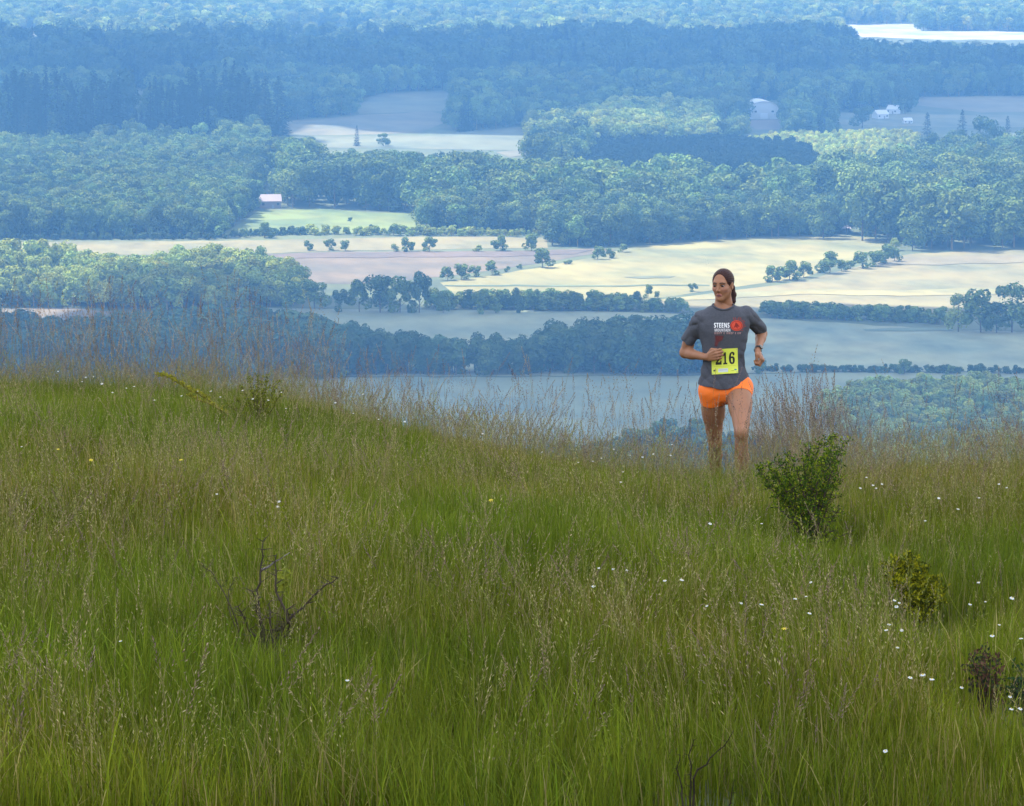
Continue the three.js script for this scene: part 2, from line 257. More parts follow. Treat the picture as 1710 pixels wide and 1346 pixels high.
wood('thin hedge line at the far side of the lowest field', [[1255, 621.5], [1400, 622], [1640, 624], [W, 626], [W, 623], [1640, 621], [1400, 619], [1255, 618.5]], [['bushy', 'dark', 1]], [1.4, 3], 2.3);
wood('ditch hedge below the lawn field', [[385, 396], [500, 393], [690, 391], [690, 388], [500, 389.5], [385, 392]], [['bushy', 'dark', 1]], [1.8, 4], 3);
wood('low hedge along the shaded left edge of the cream strip', [[E, 402], [380, 400], [380, 398], [E, 399]], [['bushy', 'dark', 1]], [2, 4], 4);

{
  const r = rng(4242);
  for (const w of woods) {
    const P = w.outline.map(([x, y]) => valleyAt(x, y)), lo = [Math.min(...P.map((p) => p[0])), Math.min(...P.map((p) => p[1]))], hi = [Math.max(...P.map((p) => p[0])), Math.max(...P.map((p) => p[1]))];
    const skip = (px, py) => keepClear.some((k) => inside(k, px, py));
    for (let z = lo[1]; z < hi[1]; z += w.gap) for (let x = lo[0]; x < hi[0]; x += w.gap) {
      const X = x + (r() - 0.5) * w.gap * 0.95, Z = z + (r() - 0.5) * w.gap * 0.9, h = lerp(w.height[0], w.height[1], r()) * (0.72 + 0.6 * fbm(X / 45, Z / 45, 9, 2)), pick = r(), q = pixel(X, VALLEY, Z);
      if (!inside(w.outline, q[0], q[1])) continue;
      if (woods.some((o) => o !== w && woods.indexOf(o) < woods.indexOf(w) && inside(o.outline, q[0], q[1]))) continue;
      const top = pixel(X, VALLEY + h * 0.9, Z), mid = pixel(X, VALLEY + h * 0.5, Z);
      if (h > 5 && (skip(...top) || skip(...mid) || skip(...q) || [0.3, 0.7, 1.05].some((k) => skip(...pixel(X, VALLEY + h * k, Z))))) continue;
      let s = 0, kind = w.kinds[0];
      for (const k of w.kinds) { s += k[2]; kind = k; if (pick < s) break; }
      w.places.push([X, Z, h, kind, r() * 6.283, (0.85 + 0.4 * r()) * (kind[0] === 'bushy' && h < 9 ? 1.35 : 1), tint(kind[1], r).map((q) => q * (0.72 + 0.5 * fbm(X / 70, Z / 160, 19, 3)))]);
    }
  }
  const M = new THREE.Matrix4(), Q = new THREE.Quaternion(), UP = new THREE.Vector3(0, 1, 0), col = new THREE.Color();
  let total = 0;
  for (const w of woods) {
    const group = base('forest'); tag(group, w.label, 'forest', null, 'stuff');
    const lists = new Map();
    w.places.forEach((p, i) => { const set = SHAPES[p[3][0]], v = (i * 7 + Math.floor(p[4] * 10)) % set.length, key = p[3][0] + v; if (!lists.has(key)) lists.set(key, [set[v], []]); lists.get(key)[1].push(p); });
    for (const [geo, list] of lists.values()) {
      const im = new THREE.InstancedMesh(geo, leafMat, list.length); im.name = 'canopy'; im.userData.kind = 'stuff'; im.castShadow = im.receiveShadow = true;
      list.forEach(([x, z, h, , turn, wide, c], i) => { M.compose(new THREE.Vector3(x, VALLEY - 0.1, z), Q.setFromAxisAngle(UP, turn), new THREE.Vector3(h * wide, h, h * wide)); im.setMatrixAt(i, M); im.setColorAt(i, col.setRGB(...c)); });
      group.add(im); total += list.length;
    }
  }
  console.log('forest trees', total);
}

// single trees and bushes out in the fields: foot of the tree in the photograph, its height there, width over height
function singleTree(shape, green, px, py, high, wide, label, group, name = 'tree', category = 'tree') {
  if (name === 'bush') { high *= 1.15; wide *= 1.15; py += 1; }
  const [x, z] = valleyAt(px, py), h = high * -z / F * 1.02, r = rng(Math.round(px * 7 + py)), set = { broad: BROAD, tall: TALL, bushy: BUSHY, cone: CONE }[shape], k = Math.floor(r() * set.length);
  const t = base(name, x, VALLEY, z, r() * 6.28); tag(t, label, category, group);
  const own = { broad: 0.8, tall: 0.56, bushy: 1.0, cone: 0.42 }[shape], s = h * wide / own;
  const c = mesh('crown', set[k], singleTree.mats[green], t), tr = mesh('trunk', shape === 'cone' ? CONETRUNK : shape === 'bushy' ? BUSHTRUNK : TRUNK, barkMat, t);
  c.scale.set(s, h, s); tr.scale.set(s, h, s);
  return t;
}
singleTree.mats = Object.fromEntries(Object.entries(GREEN).map(([k, c]) => [k, leafy({ color: new THREE.Color().setRGB(...c) })]));
const strip = 'round bushes on the cream strip';
[[514, 417, 14, 'leftmost of the three evenly spaced small bushes on the cream strip'], [550, 417, 16, 'middle of the three evenly spaced small bushes on the cream strip'], [577, 418, 15, 'right one of the three evenly spaced small bushes on the cream strip'],
  [679, 419, 20, 'left one of the pair of round bushes on the cream strip'], [717, 419, 21, 'right one of the pair of round bushes on the cream strip'], [835, 418, 22, 'large dark round bush near the right end of the cream strip'], [888, 418, 24, 'pointed dark bush last on the cream strip beside the wood'],
  [74, 416, 15, 'small bush at the far left on the cream strip above the lit wood'], [112, 424, 14, 'low bush at the left behind the lit wood on the cream strip']]
  .forEach(([x, y, h, l]) => singleTree('bushy', 'mid', x, y, h, 1.15, l, strip, 'bush', 'bush'));
[[800, 419, 9, 1.8, 'low spreading bush left of the large dark round bush'], [658, 419, 11, 1.3, 'small pale bush touching the left of the bush pair']].forEach(([x, y, h, w, l]) => singleTree('bushy', 'litFresh', x, y, h, w, l, strip, 'bush', 'bush'));
const edge = 'bushes along the edge of the bright straw field';
[[906, 446, 27, 1.25, 'large round bush at the corner of the ploughed and straw fields'], [998, 432, 18, 1.3, 'bush right of the large round one on the straw field edge'], [1018, 430, 14, 1.2, 'small bush squeezed behind the field corner by the wood'], [1040, 420, 12, 1.5, 'last low bush of the straw field edge under the wood'],
  [822, 458, 20, 1.2, 'right end bush of the clump on the near straw field edge'], [795, 461, 16, 1.4, 'middle bush of the clump on the near straw field edge'], [770, 466, 22, 1.3, 'left tall bush of the clump on the near straw field edge'], [748, 467, 19, 1.2, 'left end bush of the clump on the near straw field edge'],
  [848, 453, 8, 1.4, 'tiny bush beyond the clump on the straw field edge'], [868, 448, 7, 1.4, 'tiny bush left of the large round one'], [950, 440, 6, 2.6, 'low scrub right of the large round bush'],
  [1082, 497, 20, 0.8, 'upright bush on the track across the straw field'], [1098, 497, 10, 1.0, 'small bush right of the upright bush on the track'], [1155, 486, 12, 1.3, 'small bush on the track left of the runner'], [993, 506, 20, 0.9, 'upright bush at the near edge of the straw field']]
  .forEach(([x, y, h, w, l]) => singleTree('bushy', 'mid', x, y, h, w, l, edge, 'bush', 'bush'));
const diag = 'bushes on the diagonal bank right of the runner';
[[1290, 469, 22, 1.4, 'left end of the long bush clump right of the head of the runner'], [1318, 467, 28, 1.3, 'tallest of the long bush clump right of the head of the runner'], [1342, 462, 22, 1.2, 'right end of the long bush clump right of the head of the runner'], [1386, 455, 30, 1.3, 'big round bush alone on the diagonal bank'],
  [1405, 452, 16, 1.2, 'small bush leaning on the big round one'], [1440, 447, 24, 1.2, 'bush in the gap on the diagonal bank'], [1460, 444, 22, 1.3, 'low wide bush on the diagonal bank'], [1478, 440, 28, 1.3, 'tall bush near the upper end of the diagonal bank'], [1494, 436, 20, 1.1, 'bush at the upper end of the diagonal bank'], [1420, 448, 12, 1.6, 'scrub between bushes on the diagonal bank']]
  .forEach(([x, y, h, w, l]) => singleTree('bushy', 'mid', x, y, h, w, l, diag, 'bush', 'bush'));
// the copse in the middle and the one at the right edge, tree by tree
const copse = 'copse between the lit wood and the hedge';
[[486, 515, 46, 1.0, 'mid', 'rounded tree right beside the lit wood'], [525, 514, 50, 1.0, 'mid', 'rounded tree standing in the gap right of the lit wood'], [566, 518, 36, 1.0, 'dark', 'low tree at the left end of the middle copse'], [600, 519, 52, 0.9, 'mid', 'tree second from the left in the middle copse'], [635, 520, 66, 0.85, 'dark', 'tallest tree of the middle copse'],
  [668, 520, 60, 0.9, 'mid', 'broad tree right of the tallest one in the middle copse'], [700, 520, 68, 0.75, 'dark', 'tall tree at the right end of the middle copse'], [740, 521, 38, 0.7, 'mid', 'slim tree just right of the middle copse'], [800, 522, 38, 0.8, 'mid', 'tree rising from the hedge right of the copse'], [864, 520, 40, 0.7, 'dark', 'slim dark tree rising from the middle of the hedge'], [828, 521, 28, 0.9, 'mid', 'small tree between the two that rise from the hedge']]
  .forEach(([x, y, h, w, g, l], i) => singleTree(i % 3 === 1 ? 'broad' : 'bushy', g, x, y + 2, h, w * 1.05, l, copse));
[[1600, 552, 64, 0.7, 'litFresh', 'slim left tree of the copse at the right edge'], [1638, 553, 70, 0.95, 'mid', 'round tree in the copse at the right edge'], [1690, 553, 84, 0.8, 'mid', 'tallest tree of the copse at the right edge'], [1740, 552, 80, 0.8, 'mid', 'tree of the right copse half out of view'], [1664, 554, 52, 0.9, 'dark', 'low dark tree in the middle of the right copse']]
  .forEach(([x, y, h, w, g, l], i) => singleTree(i % 2 ? 'bushy' : 'broad', g, x, y + 2, h, w * 1.1, l, 'copse at the right edge of the hay field'));
singleTree('bushy', 'mid', 1510, 624, 22, 1.0, 'pointed bush on the thin hedge line right of the runner', 'bushes on the thin hedge line', 'bush', 'bush');
singleTree('bushy', 'mid', 1586, 624, 13, 1.2, 'small bush on the thin hedge line near the right scrub', 'bushes on the thin hedge line', 'bush', 'bush');
singleTree('bushy', 'mid', 1272, 624, 22, 0.9, 'bush on the hedge line just below the hand of the runner', 'bushes on the thin hedge line', 'bush', 'bush');
singleTree('bushy', 'mid', 442, 396, 22, 1.2, 'dark round bush on the lower edge of the lawn field', 'bushes on the lawn field', 'bush', 'bush');
singleTree('bushy', 'mid', 407, 396, 13, 1.2, 'small bush left of the dark round one below the lawn', 'bushes on the lawn field', 'bush', 'bush');
singleTree('bushy', 'mid', 657, 392, 16, 1.3, 'bush at the right end of the ditch below the lawn', 'bushes on the lawn field', 'bush', 'bush');
singleTree('bushy', 'dark', 585, 369, 6, 1.6, 'tiny bush out on the lawn field', 'bushes on the lawn field', 'bush', 'bush');
// big trees that stand out from the middle wood
[[1375, 398, 66, 0.85, 'mid', 'rounded tree at the near edge of the middle wood above the bright field'], [1440, 402, 92, 0.75, 'mid', 'tall dark rounded tree at the right of the middle wood'], [1482, 404, 56, 0.75, 'mid', 'pale rounded tree right of the tall dark one'], [1524, 418, 60, 0.8, 'mid', 'slim round tree at the right corner of the broad field'], [1300, 396, 70, 0.9, 'mid', 'spreading tree above the middle of the bright field'],
  [1495, 418, 20, 1.1, 'litFresh', 'small pale bush at the end of the diagonal bank']].forEach(([x, y, h, w, g, l]) => singleTree('broad', g, x, y, h, w, l, 'large trees along the edge of the middle wood'));
singleTree('cone', 'fir', 596, 244, 34, 0.5, 'lone dark fir on the pale grey far field', 'lone trees of the far fields');
singleTree('broad', 'mid', 640, 244, 22, 1.2, 'rounded tree right of the lone dark fir', 'lone trees of the far fields');
singleTree('broad', 'lime', 630, 288, 34, 1.0, 'bright yellow green tree in the middle wood', 'lone trees of the far fields');
singleTree('broad', 'lime', 478, 300, 40, 0.9, 'pale yellow green tree behind the farmhouse', 'lone trees of the far fields');
singleTree('tall', 'lime', 331, 262, 34, 0.3, 'slim pale poplar in front of the left conifers', 'slim poplars in front of the left conifers');
singleTree('tall', 'lime', 346, 262, 34, 0.24, 'very slim pale poplar right beside the other', 'slim poplars in front of the left conifers');
singleTree('cone', 'fir', 1548, 250, 62, 0.60, 'dark conifer left of the pale yards', 'conifers among the pale yards');
singleTree('cone', 'fir', 1606, 262, 78, 0.52, 'tallest dark conifer among the pale yards', 'conifers among the pale yards');
singleTree('cone', 'fir', 1682, 256, 62, 0.5, 'broad dark conifer at the right edge of the yards', 'conifers among the pale yards');
singleTree('broad', 'dark', 1636, 268, 74, 0.7, 'broad dark tree right of the tallest conifer among the pale yards', 'conifers among the pale yards');
singleTree('broad', 'dark', 1662, 262, 62, 0.6, 'rounded dark tree left of the broad conifer at the right edge', 'conifers among the pale yards');
singleTree('bushy', 'dark', 1560, 258, 26, 1.6, 'low dark bush at the foot of the left conifer by the yards', 'conifers among the pale yards');
singleTree('broad', 'dark', 1350, 216, 42, 1.1, 'dark rounded tree right of the white barn', 'trees by the white barn');
singleTree('broad', 'dark', 1232, 222, 44, 0.9, 'dark rounded tree left of the white barn', 'trees by the white barn');
singleTree('broad', 'dark', 1440, 214, 38, 1.1, 'dark rounded tree right of the pale yard', 'trees by the white barn');

// ---------------------------------------------------------------- farm buildings
const whiteWall = mat(0.46, 0.48, 0.48, 0.8), whiteRoof = mat(0.42, 0.42, 0.41, 0.6), pinkRoof = mat(0.34, 0.26, 0.24, 0.7), darkWall = mat(0.20, 0.16, 0.14, 0.9), doorMat = mat(0.22, 0.22, 0.23, 0.8), glassMat = mat(0.05, 0.06, 0.08, 0.15);
function house(px, py, wide, high, deep, turn, roof, wall, label, name = 'farmhouse', category = 'house') {
  const [x, z] = valleyAt(px, py), s = -z / F, w = wide * s, h = high * s, e = h * 0.55, t = base(name, x, VALLEY + 0.1, z, turn); tag(t, label, category);
  const g = new THREE.Shape([[-deep / 2, 0], [deep / 2, 0], [deep / 2, e], [0, h - 0.15], [-deep / 2, e]].map((p) => new THREE.Vector2(...p)));
  mesh('wall', new THREE.ExtrudeGeometry(g, { depth: w, bevelEnabled: false }).translate(0, 0, -w / 2).rotateY(Math.PI / 2), wall, t);
  const slope = Math.hypot(deep / 2 + 0.5, (h - e) * 1.06), a = Math.atan2(h - e, deep / 2);
  for (const k of [-1, 1]) { const p = mesh('roof', new THREE.BoxGeometry(w + 0.8, 0.16, slope), roof, t); p.position.set(0, (h + e) / 2 - 0.02, k * (deep / 4 + 0.14)); p.rotation.x = k * a; }
  const d = mesh('door', new THREE.BoxGeometry(Math.min(1.2, w * 0.2), Math.min(2.1, e * 0.85), 0.1), doorMat, t); d.position.set(w * 0.12, Math.min(2.1, e * 0.85) / 2, deep / 2 + 0.03);
  for (const k of [-0.33, 0.36]) { const q = mesh('window', new THREE.BoxGeometry(w * 0.12, e * 0.34, 0.1), glassMat, t); q.position.set(w * k, e * 0.58, deep / 2 + 0.03); }
}
house(451, 347, 36, 22, 9, 0.1, pinkRoof, darkWall, 'low farmhouse with pale pink roof at the corner of the lawn field');
house(1360, 188, 22, 13, 8, -0.4, pinkRoof, whiteWall, 'pink roofed house half hidden right of the white barn');
house(1213, 192, 24, 9, 8, 0.2, whiteRoof, whiteWall, 'small white house among the trees left of the barn');
house(1136, 204, 14, 9, 6, 0.2, whiteRoof, whiteWall, 'tiny white building at the right end of the wooded knoll');
house(1470, 198, 22, 14, 8, 0.5, whiteRoof, whiteWall, 'left white house of the pair behind the yellow green plantation');
house(1492, 190, 18, 14, 8, -0.5, whiteRoof, whiteWall, 'right white house of the pair behind the yellow green plantation');
house(1515, 206, 14, 9, 6, 0.2, whiteRoof, whiteWall, 'small white shed in front of the right conifers', 'shed', 'shed');
house(548, 318, 26, 12, 8, -0.2, pinkRoof, whiteWall, 'pale house in the gap of the trees above the lawn field');
house(1360, 312, 20, 10, 8, 0.2, pinkRoof, darkWall, 'pink roof showing among the crowns of the middle wood');
house(1406, 386, 22, 9, 7, 0.3, pinkRoof, darkWall, 'low pink roofed house at the edge of the wood above the bright field');
{
  const [x, z] = valleyAt(1276, 199), s = -z / F, w = 48 * s, h = 30 * s, t = base('barn', x, VALLEY + 0.1, z, 0.12); tag(t, 'large white barn with a broad arched roof', 'barn');
  const arch = (k, o) => { const q = []; for (let i = 0; i <= 14; i++) { const a = Math.PI * (1 - i / 14); q.push(new THREE.Vector2(Math.cos(a) * w / 2 * k, h * 0.52 + Math.sin(a) * h * 0.46 * k + o)); } return q; };
  mesh('wall', new THREE.ExtrudeGeometry(new THREE.Shape([new THREE.Vector2(-w / 2 * 0.98, 0), new THREE.Vector2(w / 2 * 0.98, 0), ...arch(0.98, 0).reverse()]), { depth: 34, bevelEnabled: false }).translate(0, 0, -34), whiteWall, t);
  mesh('roof', new THREE.ExtrudeGeometry(new THREE.Shape([...arch(1.03, 0.05), ...arch(0.985, 0.05).reverse()]), { depth: 35.2, bevelEnabled: false }).translate(0, 0, -34.6), whiteRoof, t);
  const d = mesh('door', new THREE.BoxGeometry(w * 0.26, h * 0.34, 0.2), mat(0.55, 0.58, 0.6, 0.8), t); d.position.set(0, h * 0.17, 0.06);
  const l = mesh('lean_to', new THREE.BoxGeometry(w * 0.3, h * 0.34, 22), mat(0.60, 0.58, 0.56, 0.8), t); l.position.set(w * 0.64, h * 0.17, -13);
  for (const k of [-0.3, 0.3]) { const q = mesh('window', new THREE.BoxGeometry(w * 0.08, h * 0.10, 0.2), glassMat, t); q.position.set(w * k, h * 0.42, 0.04); }
}

// ---------------------------------------------------------------- clouds out of view, placed to shade parts of the valley and the hill
const cloudMat = mat(0.85, 0.86, 0.88);
function cloud(label, spots, height) { // spots: centre of a shaded place x, distance and radius; the cloud floats up the sun's ray from there
  const parts = [], r = rng(spots.length * 91 + Math.round(height));
  for (const [x, d, rad, ground = VALLEY] of spots) {
    const k = (height - ground) / SUN.y, cx = x + SUN.x * k, cz = -d + SUN.z * k;
    for (let i = 0; i < 5; i++) {
      const a = r() * 6.283, q = i ? rad * 0.62 : 0, s = rad * (i ? 0.5 : 0.82) * (0.9 + 0.2 * r()), g = new THREE.IcosahedronGeometry(s, 4), p = g.attributes.position;
      for (let j = 0; j < p.count; j++) { const n = 1 + 0.28 * (fbm(p.getX(j) / s * 1.8 + 9, p.getZ(j) / s * 1.8 + p.getY(j) / s + 5, 3 + i, 3) - 0.5) * 2; p.setXYZ(j, p.getX(j) * n, Math.max(-0.12, p.getY(j) / s) * s * 0.3 * n, p.getZ(j) * n); }
      parts.push(g.translate(cx + Math.cos(a) * q, height, cz + Math.sin(a) * q));
    }
  }
  const g = mergeGeometries(parts); g.computeVertexNormals();
  tag(mesh('cloud', g, cloudMat), label, 'cloud', null, 'structure');
}
cloud('unseen cloud out of view, placed to shade the hill', [[0, 20, 95, 0]], 420);
cloud('long unseen cloud placed to shade the near hay fields', [[-330, 1440, 190], [-100, 1470, 200], [130, 1480, 195], [340, 1490, 190], [-330, 1600, 170], [-60, 1610, 160], [150, 1605, 160], [330, 1600, 170], [-220, 1290, 170], [20, 1290, 170], [250, 1300, 170]], 620);
cloud('wide unseen cloud placed to shade the upper valley', [[-560, 2830, 190], [-330, 2840, 170], [-400, 2700, 120], [-250, 2710, 120], [-640, 3120, 280], [-330, 3080, 270], [-20, 3120, 270], [290, 3100, 270], [600, 3150, 300], [-600, 3480, 270], [-240, 3450, 270], [60, 3520, 270], [330, 3480, 270], [640, 3540, 300], [480, 3800, 260], [200, 3760, 220]], 760);
// ---------------------------------------------------------------- the meadow
const bladeMat = new THREE.MeshPhysicalMaterial({ color: 0xffffff, vertexColors: true, roughness: 0.75, transmission: 0.3, thickness: 0, specularIntensity: 0.06 });
const stalkMat = new THREE.MeshPhysicalMaterial({ color: 0xffffff, vertexColors: true, roughness: 0.9, specularIntensity: 0.05 });
function blade(t, r, x, z, h, w, lean, dir, col, tip) { // a bent, pointed blade
  const dx = Math.cos(dir), dz = Math.sin(dir), sx = -dz, sz = dx, twist = (r() - 0.5) * 1.2, n = 4;
  const at = (k) => { const q = k / n, b = lean * q * q, y = h * (q - 0.22 * Math.min(1.4, lean / h) * q * q * q); return [x + dx * b, y, z + dz * b]; };
  let L, R;
  for (let k = 0; k <= n; k++) {
    const c = at(k), q = k / n, hw = w * 0.5 * (k === n ? 0 : 1 - 0.6 * q * q), ca = Math.cos(twist * q), a = [c[0] - (sx * ca + dx * Math.sin(twist * q)) * hw, c[1], c[2] - (sz * ca + dz * Math.sin(twist * q)) * hw], b = [c[0] + (sx * ca + dx * Math.sin(twist * q)) * hw, c[1], c[2] + (sz * ca + dz * Math.sin(twist * q)) * hw];
    if (k) { const m = (k - 0.5) / n, cc = [0, 1, 2].map((i) => lerp(col[i], tip[i], m * m)); if (k === n) t.tri(L, R, a, cc); else t.quad(L, R, b, a, cc); }
    L = a; R = b;
  }
}
const G1 = [0.102, 0.172, 0.007], G2 = [0.148, 0.203, 0.009], G3 = [0.165, 0.172, 0.016], DRY = [0.25, 0.195, 0.055], RUST = [0.20, 0.13, 0.07], PALE = [0.34, 0.29, 0.10];
const blend = (a, b, q) => a.map((v, i) => lerp(v, b[i], q)), vary = (c, r, s = 0.25) => { const v = 1 + (r() - 0.5) * 2 * s; return c.map((x) => x * v); };
function tuftGeo(seed, n, radius, tall, dry) {
  const r = rng(seed), t = new Tris();
  for (let i = 0; i < n; i++) {
    const a = r() * 6.283, q = radius * Math.sqrt(r()), h = tall * (0.35 + 0.65 * r()), isDry = r() < dry, c = vary(isDry ? blend(DRY, PALE, r()) : blend(r() < 0.5 ? G1 : G2, G3, r() * 0.7), r, 0.4);
    blade(t, r, Math.cos(a) * q, Math.sin(a) * q, h, 0.0018 + 0.0024 * r(), h * (0.08 + 0.75 * r() * r()), r() * 6.283, c, blend(c, isDry ? PALE : G3, 0.25 + 0.35 * r()));
  }
  return t.geo();
}
function head(t, r, p, d, len, kind, col, plume = 1) { // a seed head along direction d
  const D = new THREE.Vector3(...d).normalize(), S = new THREE.Vector3(1, 0.1, 0.3).cross(D).normalize(), T = D.clone().cross(S), n = Math.round(len * (kind === 'open' ? 230 : 290));
  for (let i = 0; i < n; i++) {
    const q = (i + r()) / n, a = i * 2.4 + r(), open = kind === 'open' ? 0.045 * Math.sin(Math.min(1, q * 1.15 + 0.12) * Math.PI) * (0.4 + r()) : 0.006 * plume * (1.1 - q), o = [0, 1, 2].map((j) => S.getComponent(j) * Math.cos(a) + T.getComponent(j) * Math.sin(a));
    const c = [0, 1, 2].map((j) => p[j] + D.getComponent(j) * len * q + o[j] * open - (j === 1 && kind === 'open' ? open * 0.3 : 0)), l = 0.0042 + 0.004 * r(), w = (0.0010 + 0.0009 * r()) * plume, cc = vary(col, r, 0.3);
    const e = [0, 1, 2].map((j) => D.getComponent(j) * 0.8 + o[j] * 0.6), s = [0, 1, 2].map((j) => T.getComponent(j) * Math.cos(a) - S.getComponent(j) * Math.sin(a));
    t.quad([c[0] - e[0] * l, c[1] - e[1] * l, c[2] - e[2] * l], [c[0] + s[0] * w, c[1] + s[1] * w, c[2] + s[2] * w], [c[0] + e[0] * l, c[1] + e[1] * l, c[2] + e[2] * l], [c[0] - s[0] * w, c[1] - s[1] * w, c[2] - s[2] * w], cc);
  }
}
function stalkGeo(seed, n, radius, tall, palette, plume = 1) {
  const r = rng(seed), t = new Tris();
  for (let i = 0; i < n; i++) {
    const a = r() * 6.283, q = radius * Math.sqrt(r()), h = tall * (0.6 + 0.4 * r()), kind = r() < 0.55 ? 'spike' : 'open', len = (kind === 'open' ? 0.10 + 0.09 * r() : 0.07 + 0.09 * r()) * (plume > 1 ? 1.25 : 1), col = vary(palette[Math.floor(r() * palette.length)], r, 0.15), dir = 0.5 + (r() - 0.5) * 3.4, lean = h * (0.04 + 0.24 * r());
    const P = (k) => { const v = k * k * lean; return [Math.cos(a) * q + Math.cos(dir) * v, h * k * (1 - 0.08 * lean / h * k), Math.sin(a) * q + Math.sin(dir) * v]; };
    const stem = blend(col, G3, 0.45); let b = P(0);
    for (let k = 1; k <= 4; k++) { const e = P(k / 4); limb(t, b, e, 0.0010 - k * 0.00008, 0.0010 - (k + 1) * 0.00008, stem, 3); b = e; }
    const e = P(1.06); head(t, r, [b[0] - (e[0] - b[0]) * len * 4, b[1] - len * 0.25, b[2] - (e[2] - b[2]) * len * 4], [(e[0] - b[0]) * 1.4, e[1] - b[1], (e[2] - b[2]) * 1.4], len, kind, col, plume);
    if (r() < 0.4) blade(t, r, Math.cos(a) * q, Math.sin(a) * q, h * 0.6, 0.003, h * 0.3, r() * 6.28, stem, col);
  }
  return t.geo();
}
const PLUMES = [[0.19, 0.13, 0.105], [0.25, 0.185, 0.13], [0.30, 0.235, 0.16], [0.145, 0.098, 0.085]], HEADS = [[0.20, 0.135, 0.09], [0.25, 0.185, 0.10], [0.165, 0.11, 0.085], [0.27, 0.215, 0.11]], STRAWY = [[0.26, 0.21, 0.09], [0.21, 0.16, 0.075], [0.28, 0.235, 0.10], [0.19, 0.19, 0.05], [0.16, 0.17, 0.035]];
const TUFTS = [1, 2, 3, 4, 5, 6].map((s) => tuftGeo(100 + s, 60, 0.11, 0.25, 0.07)), MIX = [1, 2, 3, 4].map((s) => tuftGeo(200 + s, 56, 0.11, 0.26, 0.26)), LUSH = [1, 2, 3].map((s) => tuftGeo(300 + s, 60, 0.10, 0.29, 0.01)), STALKS = [1, 2, 3, 4, 5].map((s) => stalkGeo(400 + s, 5, 0.14, 0.42, HEADS)), STRAWS = [1, 2, 3, 4].map((s) => stalkGeo(500 + s, 6, 0.13, 0.36, STRAWY)), TALLSTALKS = [1, 2, 3, 4].map((s) => stalkGeo(600 + s, 4, 0.15, 0.84, PLUMES, 1.5));
function hillHit(px, py, h = 0) { // where the ray through a pixel comes down to height h above the hill
  const r = ray(px, py); for (let d = 9; d < 45; d += 0.02) { const t = -d / r[2], x = r[0] * t; if (EYE + r[1] * t < hillY(x, d) + h) return [x, hillY(x, d), d]; }
  const t = -30 / r[2]; return [r[0] * t, hillY(r[0] * t, 30), 30];
}
